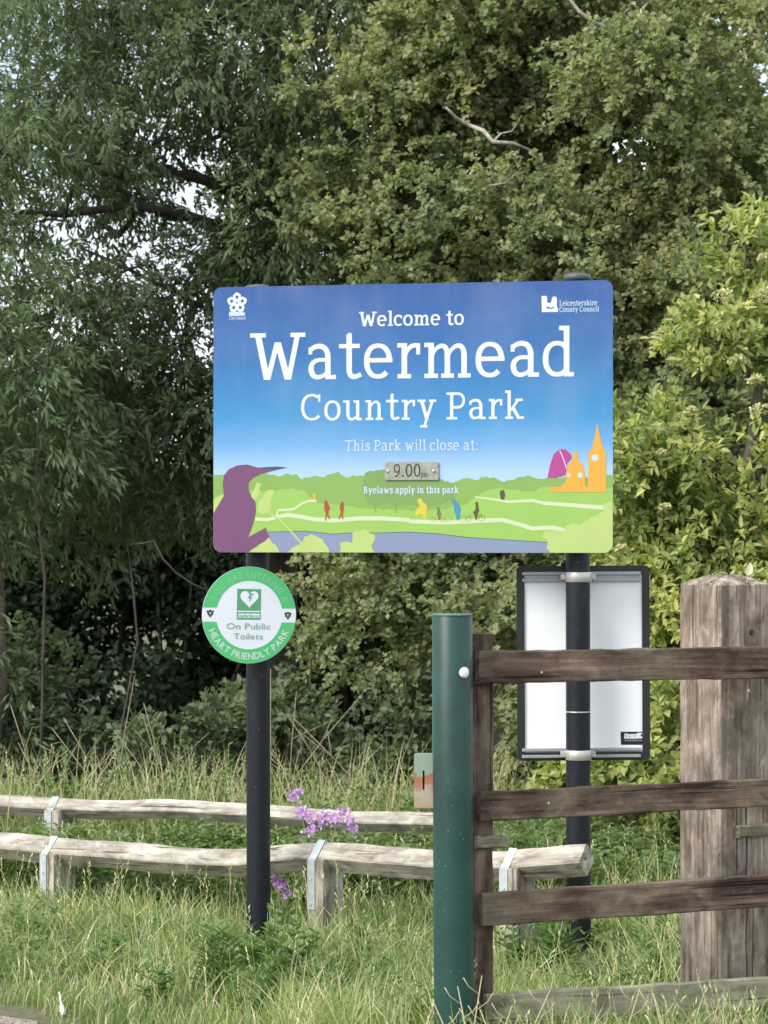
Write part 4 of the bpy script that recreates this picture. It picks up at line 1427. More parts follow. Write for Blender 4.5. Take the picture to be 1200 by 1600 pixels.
def rose():
    c = np.array(S.loc(370.4, 473.3)); u = pxs(1)
    polys, holes = [], []
    for k in range(5):
        a = math.radians(90 + 72 * k)
        dx = np.array([math.cos(a), math.sin(a)]); dy = np.array([-dx[1], dx[0]])
        def q(x, y): return tuple(c + (dx * x + dy * y) * u)
        polys.append([q(3, -3), q(7, -6.2), q(12, -6.5), q(15, -3.4), q(17, 0), q(15, 3.4), q(12, 6.5), q(7, 6.2), q(3, 3)])
        holes.append([q(7, -1.6), q(10, -2.8), q(12, 0), q(10, 2.8), q(7, 1.6), q(6, 0)])
    polys.append([tuple(c + u * 5 * np.array([math.cos(t), math.sin(t)])) for t in np.linspace(0, 2 * math.pi, 12, endpoint=False)])
    holes.append([tuple(c + u * 1.5 * np.array([math.cos(t), math.sin(t)])) for t in np.linspace(0, 2 * math.pi, 8, endpoint=False)])
    layer('rose_logo', polys, 5, I_white, holes)


rose()


def zl(l): return [S.loc(840 + a / 10.9, 450 + b / 10.9) for a, b in l]


layer('council_logo', [zl([(68, 135), (160, 135), (162, 235), (185, 255), (225, 250), (240, 215), (245, 165), (280, 142), (320, 155), (330, 190), (330, 320), (348, 345), (350, 408), (72, 412)])], 5, I_white,
      holes=[zl([(145, 335), (170, 312), (200, 330), (235, 335), (265, 320), (285, 345), (240, 352), (180, 355)])])

# closing time plate
PT = Panel(S.w(*S.loc(643.5, 736), .004), yaw, 0)
PW, PH = pxs(85), pxs(28)
ptr = empty('time_plate', tuple(PT.c), 'small weathered metal plate reading 9.00pm screwed to the middle of the blue sign', 'plate')
V, Fs = PT.plate(rrect(PW, PH, .004, 4), 0, .0025)
me = bpy.data.meshes.new('plate'); me.from_pydata([tuple(v) for v in rel(ptr, V)], [], Fs); me.update()
M_plate = plain('weathered metal plate', C3(.27, .285, .235), 0.45, 0.25, .5, 0.28, 55)
link('plate', me, M_plate, ptr)
PT.flat('lettering', set_text('9.00', -pxs(28), pxs(14), -pxs(9), pxs(20), .85), .0030, I_black, ptr)
PT.flat('lettering', set_text('pm', pxs(15), pxs(25), -pxs(9), pxs(8), 1.0), .0030, I_black, ptr)
for sx in (-pxs(37), pxs(35)):
    c = PT.w(sx, pxs(0), .002)
    MB().tube([c, c + PT.n * .003, c + PT.n * .005], [.0065, .006, .003], 12).build('screw', M_band, ptr, True)
# rails and clips on the back of the sign that hold it to the poles
for zz in (SH * .36, -SH * .38):
    MB().box(S.w(0, zz, -.014), (SW * .94, .018, .03), [S.x, S.n, S.z], .002).build('mounting_rail', M_alu, sroot)
    for px, Y in (POLE_L, POLE_R):
        b = P(px, HOR, Y)
        z = S.w(0, zz)[2]
        MB().tube([(b[0], Y, z - .012), (b[0], Y, z + .012)], .050, 28).build('clamp', M_band, sroot, True)


# ------------------------------------------------------------------ round sign
RR = .1865
cc = P(389.5, 961, 10.17)
RS = Panel(cc, -0.1 + 18.0, -1.2)
rroot = empty('round_sign', tuple(cc), 'round green and white heart friendly park sign on the left black pole', 'sign')
circ = [(RR * math.cos(t), RR * math.sin(t)) for t in np.linspace(0, 2 * math.pi, 72, endpoint=False)]
V, Fs = RS.plate(circ, -.003, 0)
me = bpy.data.meshes.new('disc'); me.from_pydata([tuple(v) for v in rel(rroot, V)], [], Fs); me.update()
link('disc', me, I_hwhite, rroot)


def ringpart(sign):
    ro, ri, hb = RR - .0006, RR * .705, RR * .145
    ao, ai = math.asin(hb / ro), math.asin(hb / ri)
    out = []
    to = np.linspace(ao, math.pi - ao, 48); ti = np.linspace(ai, math.pi - ai, 48)
    for k in range(47):
        out.append([(ro * math.cos(to[k]), sign * ro * math.sin(to[k])), (ro * math.cos(to[k + 1]), sign * ro * math.sin(to[k + 1])), (ri * math.cos(ti[k + 1]), sign * ri * math.sin(ti[k + 1])), (ri * math.cos(ti[k]), sign * ri * math.sin(ti[k]))])
    return out


RS.flat('green_band', ringpart(1), .0005, I_hgreen, rroot)
RS.flat('green_band', ringpart(-1), .0005, I_hgreen, rroot)


def rz(l): return [((a - 600) / 485 * RR, -(b - 605) / 520 * RR) for a, b in l]


RS.flat('box_print', [rz([(470, 325), (718, 325), (718, 655), (470, 655)])], .0005, I_hbox, rroot)
ht = [(597 + 92 * 1.02 * (math.sin(t) ** 3), 425 - 6.4 * (13 * math.cos(t) - 5 * math.cos(2 * t) - 2 * math.cos(3 * t) - math.cos(4 * t))) for t in np.linspace(0, 2 * math.pi, 40, endpoint=False)]
RS.flat('heart_print', [rz(ht)] + [rz([(478, 560), (712, 560), (712, 574), (478, 574)])] + [rz([(484, 590), (706, 590), (706, 634), (484, 634)])], .0009, I_hwhite, rroot)
RS.flat('bolt_print', [rz([(610, 370), (645, 375), (612, 412), (630, 415), (590, 470), (600, 430), (575, 425)])], .0013, I_grey, rroot)
for k, (ex, ey) in enumerate(((197, 595), (1000, 608))):
    pp = [rz([(ex + dx_ + 14 * math.cos(t), ey + dy_ + 14 * math.sin(t)) for t in np.linspace(0, 2 * math.pi, 9, endpoint=False)]) for dx_, dy_ in ((-24, -22), (0, -30), (24, -22), (-16, 2), (16, 2))] + [rz([(ex - 20, ey + 14), (ex + 20, ey + 14), (ex, ey + 44)])]
    RS.flat('emblem_print', pp, .0009, I_dark, rroot)


def glyph_mesh(ch, bold):
    cu = bpy.data.curves.new('t', 'FONT'); cu.body = ch; cu.size = 1.0; cu.offset = bold; cu.resolution_u = 3
    ob = bpy.data.objects.new('t', cu); COL.objects.link(ob)
    dg = bpy.context.evaluated_depsgraph_get()
    ev = ob.evaluated_get(dg)
    me = ev.to_mesh()
    V = np.array([tuple(v.co) for v in me.vertices]) if len(me.vertices) else np.zeros((0, 3))
    Fs = [tuple(p.vertices) for p in me.polygons]
    ev.to_mesh_clear()
    bpy.data.objects.remove(ob); bpy.data.curves.remove(cu)
    return V, Fs


_gl = {}


def sans(s, bold=.02, gap=.09):
    """list of (x0, V, F) with total width, cap height ~.7"""
    out, x = [], 0
    for ch in s:
        if ch == ' ': x += .32; continue
        if (ch, bold) not in _gl: _gl[(ch, bold)] = glyph_mesh(ch, bold)
        V, Fs = _gl[(ch, bold)]
        lo, hi = V[:, 0].min(), V[:, 0].max()
        out.append((x, V - np.array([lo, 0, 0]), Fs, hi - lo)); x += hi - lo + gap
    return out, x - gap


def arc_text(name, s, radius, span, mid, height, inside, mat, bold=.02):
    gl, tot = sans(s, bold, .12)
    vs, fs = [], []
    k = math.radians(span) / tot
    hs = height / .70
    for x, V, Fs, w in gl:
        t = (x + w / 2 - tot / 2) * k
        a = math.radians(mid) - t if not inside else math.radians(mid) + t
        c, sn = math.cos(a), math.sin(a)
        rad_, tan = np.array([c, sn]), (np.array([sn, -c]) if not inside else np.array([-sn, c]))
        up = rad_ if not inside else -rad_
        b = len(vs)
        sx = radius * k
        for v in V:
            q = rad_ * radius + tan * (v[0] - w / 2) * sx + up * v[1] * hs
            vs.append((q[0], q[1]))
        fs += [tuple(i + b for i in f) for f in Fs]
    W = rel(rroot, [RS.w(a, b, .0010) for a, b in vs])
    me = bpy.data.meshes.new(name); me.from_pydata([tuple(v) for v in W], [], fs); me.update()
    link(name, me, mat, rroot)


arc_text('lettering', 'YOU ARE ENTERING A', RR * .765, 140, 90, RR * .13, False, I_htext)
arc_text('lettering', 'HEART FRIENDLY PARK', RR * .915, 138, 270, RR * .135, True, I_mint, .03)


def flat_sans(s, cx, cy, width, cap, mat, bold=.01, d=.0009):
    gl, tot = sans(s, bold, .09)
    vs, fs = [], []
    for x, V, Fs, w in gl:
        b = len(vs)
        for v in V: vs.append((cx + ((v[0] + x) / tot - .5) * width, cy + v[1] / .7 * cap))
        fs += [tuple(i + b for i in f) for f in Fs]
    W = rel(rroot, [RS.w(a, b, d) for a, b in vs])
    me = bpy.data.meshes.new('lettering'); me.from_pydata([tuple(v) for v in W], [], fs); me.update()
    link('lettering', me, mat, rroot)


a0 = rz([(370, 757), (822, 757)]); flat_sans('On Public', (a0[0][0] + a0[1][0]) / 2, a0[0][1], a0[1][0] - a0[0][0], RR * .125, I_grey)
a0 = rz([(445, 865), (745, 865)]); flat_sans('Toilets', (a0[0][0] + a0[1][0]) / 2, a0[0][1], a0[1][0] - a0[0][0], RR * .125, I_grey)
a0 = rz([(492, 626), (698, 626)]); flat_sans('Defibrillator', (a0[0][0] + a0[1][0]) / 2, a0[0][1], a0[1][0] - a0[0][0], RR * .05, I_hbox, .03, .0014)
b = P(POLE_L[0], HOR, POLE_L[1])
for dz in (-.06, .06):
    MB().tube([(b[0], POLE_L[1], cc[2] + dz - .01), (b[0], POLE_L[1], cc[2] + dz + .01)], .0495, 28).build('clamp', M_band, rroot, True)
    MB().box(RS.w(.02, dz, -.028), (.10, .05, .022), [RS.x, RS.n, RS.z]).build('bracket', M_alu, rroot)

# ------------------------------------------------------------------ small board seen from behind
BY = 10.12
c = P(911.5, 1036, BY)
BS = Panel(c, 2.5, .25)
bw, bh_ = 208 * BY / F, 304 * BY / F
broot = empty('notice_board', tuple(c), 'small white backed board with black frame seen from behind on the right pole', 'sign')
V, Fs = BS.plate(rrect(bw - .03, bh_ - .03, .006, 3), -.006, 0)
me = bpy.data.meshes.new('back_panel'); me.from_pydata([tuple(v) for v in rel(broot, V)], [], Fs); me.update()
link('back_panel', me, M_whiteback, broot)
mb = MB()
o_, i_ = rrect(bw, bh_, .016, 6), rrect(bw - .058, bh_ - .062, .003, 6)
V = [BS.w(a, b, .007) for a, b in o_] + [BS.w(a, b, .007) for a, b in i_] + [BS.w(a, b, -.010) for a, b in o_] + [BS.w(a, b, .0005) for a, b in i_] + [BS.w(a, b, -.010) for a, b in i_]
n = len(o_); Fs = []
for i in range(n):
    j = (i + 1) % n
    Fs += [(i, j, n + j, n + i), (i, 2 * n + i, 2 * n + j, j), (n + i, n + j, 3 * n + j, 3 * n + i), (2 * n + i, 4 * n + i, 4 * n + j, 2 * n + j)]
mb.add(V, Fs).build('frame', M_blackframe, broot)
for py in (901, 1176):
    q = BS.loc(908, py)
    mb = MB()
    for k in (-.0125, .0125):
        mb.box(BS.w(q[0], q[1] + k, .010), (.455, .014, .012), [BS.x, BS.n, BS.z], .0015)
    mb.box(BS.w(q[0], q[1], .003), (.455, .003, .02), [BS.x, BS.n, BS.z])
    mb.build('channel', M_alu, broot)
    z = BS.w(q[0], q[1])[2]
    p0 = P(904, py, POLE_R[1])
    MB().tube([(p0[0], POLE_R[1], z - .019), (p0[0], POLE_R[1], z - .017), (p0[0], POLE_R[1], z + .017), (p0[0], POLE_R[1], z + .019)], [.048, .0495, .0495, .048], 30).build('clamp', M_band, broot, True)
    for sx in (-1, 1):
        mb = MB()
        mb.box((p0[0] + sx * .056, POLE_R[1] + .03, z), (.020, .05, .022), None, .002)
        mb.tube([(p0[0] + sx * .056, POLE_R[1] + .003, z), (p0[0] + sx * .056, POLE_R[1] - .006, z)], .008, 6)
        mb.build('clamp_bolt', M_band, broot)
def bz(l): return [BS.loc(960 + a / 20, 1135 + b / 20) for a, b in l]
BS.flat('sticker', [bz([(190, 165), (965, 165), (985, 575), (205, 575)])], .0006, I_black, broot)
st0, st1 = bz([(300, 380), (925, 380)])
BS.flat('sticker_print', [bz([(300, 380), (320, 215), (420, 225), (430, 240), (680, 235), (730, 195), (900, 200), (940, 300), (920, 370), (600, 385)])], .0010, I_hwhite, broot,
        holes=[bz([(360, 270), (380, 270), (380, 340), (360, 340)]), bz([(470, 280), (490, 280), (490, 345), (470, 345)]), bz([(640, 270), (660, 270), (640, 340), (620, 340)]), disc(850, 275, 34, bz, 10)])
BS.flat('sticker_print', [bz([(320, 420), (880, 420), (880, 455), (320, 455)])], .0010, plain('grey print', C3(.25, .24, .24)), broot)


# ------------------------------------------------------------------ gate
def board(name, a, b, hgt, thick, mat, root, seed, nrm=None, wob=.0015, ends=0.0, **kw):
    """sawn board from a to b (centre line)"""
    rng = np.random.default_rng(seed)
    a, b = np.array(a, float), np.array(b, float)
    ln = np.linalg.norm(b - a); d = (b - a) / ln
    up = np.array([0, 0, 1.0]) if abs(d[2]) < .9 else (unit(np.array(nrm)) if nrm is not None else np.array([1.0, 0, 0]))
    out = unit(np.cross(d, up)); up = np.cross(out, d)
    n = max(5, int(ln / .04))
    V, Fs = [], []
    wv = np.cumsum(rng.normal(size=(n, 2)) * wob * .6, 0); wv -= wv.mean(0)
    nick = rng.normal(size=(n, 8)) * wob
    hh, tt, bv = hgt / 2, thick / 2, min(.004, thick * .2)
    sec = [(-tt + bv, -hh), (tt - bv, -hh), (tt, -hh + bv), (tt, hh - bv), (tt - bv, hh), (-tt + bv, hh), (-tt, hh - bv), (-tt, -hh + bv)]
    for i in range(n):
        c = a + d * ln * i / (n - 1)
        for k, (u, v) in enumerate(sec):
            vv = v + (nick[i, k]) + wv[i, 0 if v > 0 else 1] * .5
            V.append(c + out * u + up * vv)
    for i in range(n - 1):
        for k in range(8):
            Fs.append((i * 8 + k, (i + 1) * 8 + k, (i + 1) * 8 + (k + 1) % 8, i * 8 + (k + 1) % 8))
    Fs.append(tuple(range(8))); Fs.append(tuple((n - 1) * 8 + k for k in range(8))[::-1])
    return frame_obj(name, V, Fs, d, mat, root, **kw)


GL, GR = 7.66, 8.02         # distance of the gate's rails at photograph columns 745 and 1200
def GY(px):                 # distance along the gate
    x0, x1 = (745 - 600) / F * GL, (1200 - 600) / F * GR
    s = (GR - GL) / (x1 - x0)
    u = (px - 600) / F
    return (GL - s * x0) / (1 - s * u)


g0 = P(745, HOR, GL); g0[2] = 0
groot = empty('field_gate', tuple(g0), 'old brown timber gate with four rails on the right', 'gate')
def ext(px0, py0, px1, py1, to=1.62):
    a, b = P(px0, py0, GY(px0)), P(px1, py1, GY(px1))
    return a, a + (b - a) * to
th_ = .028
for k, (xa, ya, xb, yb, hpx, mt) in enumerate(((746, 1044, 1200, 1034, 51, M_gate), (748, 1260, 1200, 1238, 45.5, M_gate), (751, 1421, 1200, 1391, 51, M_gate), (757, 1577, 1200, 1549, 47, M_gatepale))):
    a, b = ext(xa, ya, xb, yb)
    board('rail', a, b, hpx * 7.75 / F, th_, mt, groot, 20 + k, wob=.0012, label='pale mossy bottom rail' if k == 3 else None)
gd = unit(P(1200, 1038, GR) - P(746, 1044, GL)); gd[2] = 0; gd = unit(gd); gn = np.cross(gd, [0, 0, 1.0])
if gn[1] > 0: gn = -gn
sx_ = P(759, 1000, GY(759)) - gn * .048
a = np.array([sx_[0], sx_[1], -.02]); b = np.array([sx_[0], sx_[1], P(759, 990, 7.72)[2]])
board('stile', b, a, .070, .05, M_gate, groot, 31, nrm=gd)
# short batten end below the second rail, and the end stile out of frame
a, b = P(743, 1316, GY(743) + .012), P(792, 1315, GY(792) + .012)
board('batten', a, b, .036, .022, M_gatepale, groot, 33)
e = P(1200, 1000, GR) + gd * .62 - gn * .04
board('stile', (e[0], e[1], 1.28), (e[0], e[1], -.02), .08, .05, M_gate, groot, 34, nrm=gd)
for k, (px, py) in enumerate(((766, 1038), (764, 1050), (768, 1256), (766, 1268), (770, 1412), (768, 1428), (790, 1318), (1120, 1036), (802, 1043))):
    q = P(px, py, GY(px) - .0145)
    MB().tube([q - np.array([0, -.003, 0]), q - np.array([0, .0015, 0])], .0035, 8).build('nail', M_dull, groot) if False else None
M_dull = plain('dull iron nail', C3(.09, .08, .07), .7)
M_brightnail = plain('bright nail head', C3(.5, .5, .47), .5)
for k, (px, py, mt) in enumerate(((766, 1034, M_dull), (764, 1054, M_dull), (768, 1252, M_dull), (766, 1270, M_dull), (770, 1410, M_dull), (768, 1432, M_dull), (772, 1317, M_dull), (843, 1050, M_brightnail), (854, 1254, M_brightnail), (1164, 1400, M_dull), (1166, 1556, M_dull))):
    q = P(px, py, GY(px)) + gn * (th_ / 2)
    MB().tube([q - gn * .002, q + gn * .0012], .0032, 8).build('nail', mt, groot)

# big square gate post with weathered pyramid top
PC = P(1127, 915, 8.10)
pw, an = .205, math.radians(31)
dr = np.array([math.cos(an), math.sin(an), 0])       # right face runs this way
dl = np.array([-math.sin(an), math.cos(an), 0])      # left face runs this way
proot = empty('gate_post', (PC[0] + (dr[0] + dl[0]) * pw / 2, PC[1] + (dr[1] + dl[1]) * pw / 2, 0), 'thick square weathered timber gate post with pointed top at the right edge', 'post')
rng = np.random.default_rng(5)
cx_ = np.array([PC[0], PC[1], 0]) + (dr + dl) * pw / 2
V, Fs = [], []
nz = 36
ztop = PC[2]
per = []
m_ = 7
for s_ in range(4):
    for k in range(m_):
        t = k / m_
        c4 = [(-1, -1), (1, -1), (1, 1), (-1, 1)]
        a2, b2_ = np.array(c4[s_]), np.array(c4[(s_ + 1) % 4])
        per.append(a2 * (1 - t) + b2_ * t)
per = np.array(per, float)
per[::m_] *= .99
groove = rng.normal(size=len(per)) * .0016
groove[m_ * 1 - 3] -= .0; 
for i in range(nz + 1):
    z = -.2 + (ztop + .2) * i / nz
    for k, (u, v) in enumerate(per):
        g = groove[k] + rng.normal() * .0006
        V.append(cx_ + dr * u * (pw / 2 + g) + dl * v * (pw / 2 + g) + np.array([0, 0, z + (rng.normal() * .002 if i == nz else 0)]))
n = len(per)
for i in range(nz):
    for k in range(n):
        Fs.append((i * n + k, i * n + (k + 1) % n, (i + 1) * n + (k + 1) % n, (i + 1) * n + k))
b0 = nz * n
for r_, zz in ((.72, .014), (.42, .026), (.15, .031)):
    b1 = len(V)
    for k, (u, v) in enumerate(per):
        V.append(cx_ + dr * u * pw / 2 * r_ + dl * v * pw / 2 * r_ + np.array([0, 0, ztop + zz + rng.normal() * .0025]))
    for k in range(n): Fs.append((b0 + k, b0 + (k + 1) % n, b1 + (k + 1) % n, b1 + k))
    b0 = b1
Fs.append(tuple(b0 + k for k in range(n)))
frame_obj('post', V, Fs, (0, 0, 1), M_post, proot)
fn = -dl                                   # outward normal of the right-hand face
# bolt hole, bright nail, seam crack and the stub of an old rail on the right face
def on_face(px, py, off=0.0):
    o = np.array([0, 0, EYE]); d = P(px, py, 1.0) - o
    p0 = np.array([PC[0], PC[1], 0])
    t = ((p0 - o) @ fn) / (d @ fn)
    return o + d * t + fn * off
q = on_face(1173, 988)
MB().tube([q - fn * .001, q + fn * .0022], [.010, .0095], 14).build('bolt', M_hole, proot) if False else None
M_hole = plain('dark iron bolt', C3(.022, .02, .018), .7)
MB().tube([q - fn * .004, q + fn * .0025, q + fn * .004], [.0095, .0095, .006], 14).build('bolt', M_hole, proot)
q = on_face(1169, 1079)
MB().tube([q - fn * .004, q + fn * .0035], .0055, 10).build('nail', M_brightnail, proot)
a, b = on_face(1166, 1200, .0012), on_face(1166, 1560, .0012)
pts = [a * (1 - t) + b * t + dr * .0025 * math.sin(t * 23) for t in np.linspace(0, 1, 24)]
MB().tube(pts, [.0005 + .0022 * math.sin(math.pi * min(1, t * 1.2 + .02)) ** .5 if t < .8 else .002 for t in np.linspace(0, 1, 24)], 6).build('crack', M_hole, proot)
a, b = on_face(1149, 1299, .012), on_face(1215, 1294, .012)
board('batten', a, b, .036, .022, M_gatepale, proot, 61)
# lichen crust on the post's shoulders
lv = []
for k in range(90):
    u, v = rng.uniform(-1, 1, 2)
    s_ = max(abs(u), abs(v))
    lv.append(cx_ + dr * u * pw / 2 * .95 + dl * v * pw / 2 * .95 + np.array([0, 0, ztop + (1 - s_) * .04 + .003]))
lv = np.array(lv); N = len(lv)
Vv, ff, aa = leaves(lv, unit(rdir(N) * [1, 1, .1]), np.tile([0, 0, 1.0], (N, 1)), rng.uniform(.006, .016, N), rng.uniform(.006, .014, N), rng.random(N), fold=.3)
M_lichen = leafmat('lichen', [(0, C3(.34, .34, .24)), (.6, C3(.46, .42, .26)), (1, C3(.6, .57, .42))], .05)
link('lichen', mesh_np('lichen', rel(proot, Vv), ff, aa), M_lichen, proot)['kind'] = 'stuff'
# fallen pale leaf resting on the post top
q = P(1166, 905, 8.2)
b_ = np.array([[q[0], q[1] - .02, ztop + .028]])
Vv, ff, aa = leaves(b_, unit(np.array([[.25, -.1, 1.0]])), np.array([[0, -1.0, .2]]), np.array([.045]), np.array([.026]), np.array([1.0]), six=True)
o = link('fallen_leaf', mesh_np('fallen_leaf', Vv, ff, aa), M_lichen, None, label='small pale leaf caught upright on top of the thick gate post', cat='leaf')

# green steel post
GX = P(708, HOR, 7.6)
gz = P(708, 960, 7.6)[2]
gp = empty('steel_post', (GX[0], 7.6, 0), 'round dark green steel gate post with a white reflector', 'post')
r_ = .0575
MB().tube([(GX[0] + .004, 7.6, -.3), (GX[0] + .004, 7.6, 0), (GX[0], 7.6, gz * .5), (GX[0] - .002, 7.6, gz - .004), (GX[0] - .002, 7.6, gz)], [r_, r_, r_, r_, r_ - .003], 40).build('shaft', M_green, gp, True)
bm_ = MB().tube([(GX[0] - .002, 7.6, gz), (GX[0] - .002, 7.6, gz + .003)], [r_ + .001, r_ - .002], 40); bm_.build('cap', M_greenl, gp, True) if False else None
M_greenl = plain('worn and highlight green', C3(.06, .15, .12), .5)  # worn rim and chips, also the painted highlight strip
MB().tube([(GX[0] - .002, 7.6, gz - .003), (GX[0] - .002, 7.6, gz + .002)], [r_ + .0015, r_ + .0005], 40).build('top_rim', M_greenl, gp, True)
# pale strip standing in for the highlight down the left side
MB().box((GX[0] - r_ + .0005, 7.6 - .012, gz - .21), (.006, .008, .42), None, .001).build('highlight_strip', M_greenl, gp)
ang = math.asin(.0325 / r_)
q = np.array([GX[0] - .002 + .0315, 7.6 - math.cos(ang) * r_, P(725, 1051, 7.55)[2]])
dn = unit(np.array([math.sin(ang), -math.cos(ang), 0]))
MB().tube([q - dn * .004, q + dn * .004, q + dn * .007, q + dn * .0085], [.0155, .0155, .012, .004], 20).build('reflector', M_white, gp, True)
for k in range(46):
    z = rng.uniform(.3, gz - .05); t = rng.uniform(-1.2, 1.2)
    dd = np.array([math.sin(t), -math.cos(t), 0]); c = np.array([GX[0], 7.6, z]) + dd * r_
    MB().tube([c - dd * .001, c + dd * .0006], rng.uniform(.0010, .0026), 6).build('paint_chip', M_greenl, gp)
# rusty slotted keeper plate
K0 = P(662, 1220, 7.62)
kr = empty('latch_plate', tuple(K0), 'rusty galvanised slotted latch plate fixed on the left of the green post', 'latch')
kw_, kh_ = 30 * 7.62 / F, 84 * 7.62 / F
KP = Panel(K0, -8)
s0 = .0028
V, F4 = [], []
sl = [(-s0, -.026), (s0, -.026), (s0, .030), (-s0, .030)]
outl = [(-kw_ / 2, -kh_ / 2), (kw_ / 2 + .02, -kh_ / 2), (kw_ / 2 + .02, kh_ / 2), (-kw_ / 2, kh_ / 2)]
V = [KP.w(a, b, .003) for a, b in outl + sl] + [KP.w(a, b, -.003) for a, b in outl + sl]
for i in range(4):
    j = (i + 1) % 4
    F4 += [(i, j, 4 + j, 4 + i), (8 + j, 8 + i, 12 + i, 12 + j), (i, 8 + i, 8 + j, j), (4 + i, 4 + j, 12 + j, 12 + i)]
me = bpy.data.meshes.new('plate'); me.from_pydata([tuple(v) for v in rel(kr, V)], [], F4); me.update()
link('plate', me, M_rust, kr)
MB().box(KP.w(0, 0, -.03), (kw_, .012, kh_ * .9), [KP.x, KP.n, KP.z]).build('backing', M_hole, kr)
MB().box(KP.w(-kw_ / 2 + .002, 0, -.018), (.003, .03, kh_), [KP.x, KP.n, KP.z]).build('side', M_rust, kr)
MB().box(KP.w(0, kh_ / 2 - .0015, -.018), (kw_, .03, .003), [KP.x, KP.n, KP.z]).build('top', M_rust, kr)


# ------------------------------------------------------------------ individual plants, stems, flowers
def weed(label, px, Y, height, stems, leafL, leafW, spread, per, mat=None, group=None, name='weed_plant', upright=.6, stemmat=None):
    b = P(px, HOR, Y); b[2] = 0
    root = empty(name, tuple(b), label, 'plant', group)
    mb = MB(); Vs, fs, at = [], [], []
    off = 0
    for k in range(stems):
        a = R.random() * 2 * math.pi; sp = R.random() * spread
        p0 = b + np.array([math.cos(a) * sp * .4, math.sin(a) * sp * .4, 0])
        tip = b + np.array([math.cos(a) * sp, math.sin(a) * sp, height * R.uniform(.7, 1.05)])
        mid = (p0 + tip) / 2 + R.normal(size=3) * .012
        mb.tube([p0, mid, tip], [.0028, .0022, .0010], 5)
        n = per
        t = np.sort(R.uniform(.12, 1.0, n))
        base = np.where(t[:, None] < .5, p0 + (mid - p0) * (t * 2)[:, None], mid + (tip - mid) * (t * 2 - 1)[:, None])
        an_ = np.arange(n) * 2.4 + R.random() * 6
        d = unit(np.stack([np.cos(an_), np.sin(an_), np.full(n, upright) + t * .5], 1))
        V, f, r_ = leaves(base, d, unit(np.stack([-np.cos(an_) * .3, -np.sin(an_) * .3, np.ones(n)], 1)), leafL * (1.1 - .6 * t) * R.uniform(.8, 1.2, n), leafW * (1.1 - .5 * t), np.clip(R.random(n) * .7 + .3 * t, 0, 1), six=True, droop=.25)
        Vs.append(V); fs.append(f + off); at.append(r_); off += len(V)
    mb.build('stems', stemmat or M_stem, root, True)
    link('foliage', mesh_np('foliage', rel(root, np.concatenate(Vs)), np.concatenate(fs), np.concatenate(at)), mat or M_weed, root)
    return root


weed('bushy narrow leaved green weed left of the left pole base', 335, 9.0, .27, 9, .075, .011, .10, 34)
weed('leafy green weed growing at the foot of the left pole', 404, 9.3, .17, 8, .06, .026, .09, 16)
weed('broad leaved weed just right of the left pole foot', 455, 9.4, .22, 8, .055, .026, .12, 14)
weed('small leafy weed on the verge near the green post', 600, 8.8, .20, 7, .05, .016, .11, 16)
weed('tall green willowherb in front of the right pole foot', 862, 9.3, .34, 8, .075, .016, .10, 26)
weed('leafy weed between the gate stile and the right pole', 815, 9.5, .25, 7, .06, .024, .10, 16)
weed('low weed against the thick gate post', 1030, 9.0, .24, 7, .05, .018, .12, 16)
weed('leafy nettle by the second knee rail near the green post', 640, 12.0, .42, 8, .06, .034, .14, 16)
weed('nettle clump behind the gate stile', 800, 11.0, .42, 9, .07, .04, .16, 16)
weed('tall thin weed standing before the dark thicket left of the pole', 275, 12.9, .72, 4, .06, .018, .14, 22)
weed('pale green weed clump behind the rail at the left', 130, 12.8, .60, 8, .06, .024, .24, 22)
weed('leafy weed in the grass at bottom left', 170, 9.6, .16, 6, .05, .018, .12, 14)
weed('low leafy weed before the left knee rail post', 60, 10.2, .2, 6, .05, .018, .12, 14)

weed('rough green weed at the bottom edge between the left pole and the green post', 520, 8.75, .24, 9, .05, .016, .14, 18)
weed('tall leafy weed crowding the foot of the left pole on its right', 428, 9.2, .30, 9, .055, .022, .10, 16)
weed('feathery weed at the bottom edge below the left pole', 400, 8.65, .22, 9, .055, .010, .13, 30)
weed('low pale weed left of the bushy narrow leaved one', 245, 8.9, .17, 8, .045, .016, .14, 14)
weed('coarse weed before the middle knee rail post', 560, 9.7, .20, 8, .05, .022, .12, 14)
weed('leafy weed at the foot of the green steel post', 655, 8.1, .24, 8, .045, .018, .10, 16)
weed('tangled weed behind the bottom gate rail', 930, 8.5, .26, 9, .045, .014, .16, 18)
weed('pale weed behind the gate close to the thick post', 1010, 9.6, .34, 8, .05, .016, .14, 18)
weed('tall pale weed behind the further low rail left of the pole', 345, 12.6, .62, 6, .06, .02, .16, 20)
weed('tall pale weed behind the further low rail right of the pole', 560, 12.5, .50, 6, .06, .022, .18, 18)
# pale wiry stems in front of the gate's foot
for k, (px, dx, h) in enumerate(((735, -60, .30), (745, -30, .33), (760, 40, .27), (728, 25, .35), (790, -40, .25), (800, 60, .30), (960, 40, .30), (1050, -30, .28), (1120, 40, .26))):
    Y = 7.35 + .03 * k
    b = P(px, HOR, Y); b[2] = 0
    root = empty('wiry_stem', tuple(b), 'thin pale wiry stem in front of the gate foot', 'plant', 'wiry pale stems at the gate foot')
    tip = b + np.array([dx * Y / F, 0, h]); mid = (b + tip) / 2 + np.array([0, 0, .03])
    mb = MB().tube([b, mid, tip], [.0022, .0019, .0012], 5)
    for j in range(4):
        t = .45 + .13 * j; q = b + (tip - b) * t + np.array([0, 0, .02 * (1 - t)])
        mb.tube([q, q + np.array([(-1) ** j * .03, .01, .02]), q + np.array([(-1) ** j * .045, .01, .045])], [.0012, .001, .0014], 4)
    mb.build('stalk', M_straw, root, True)

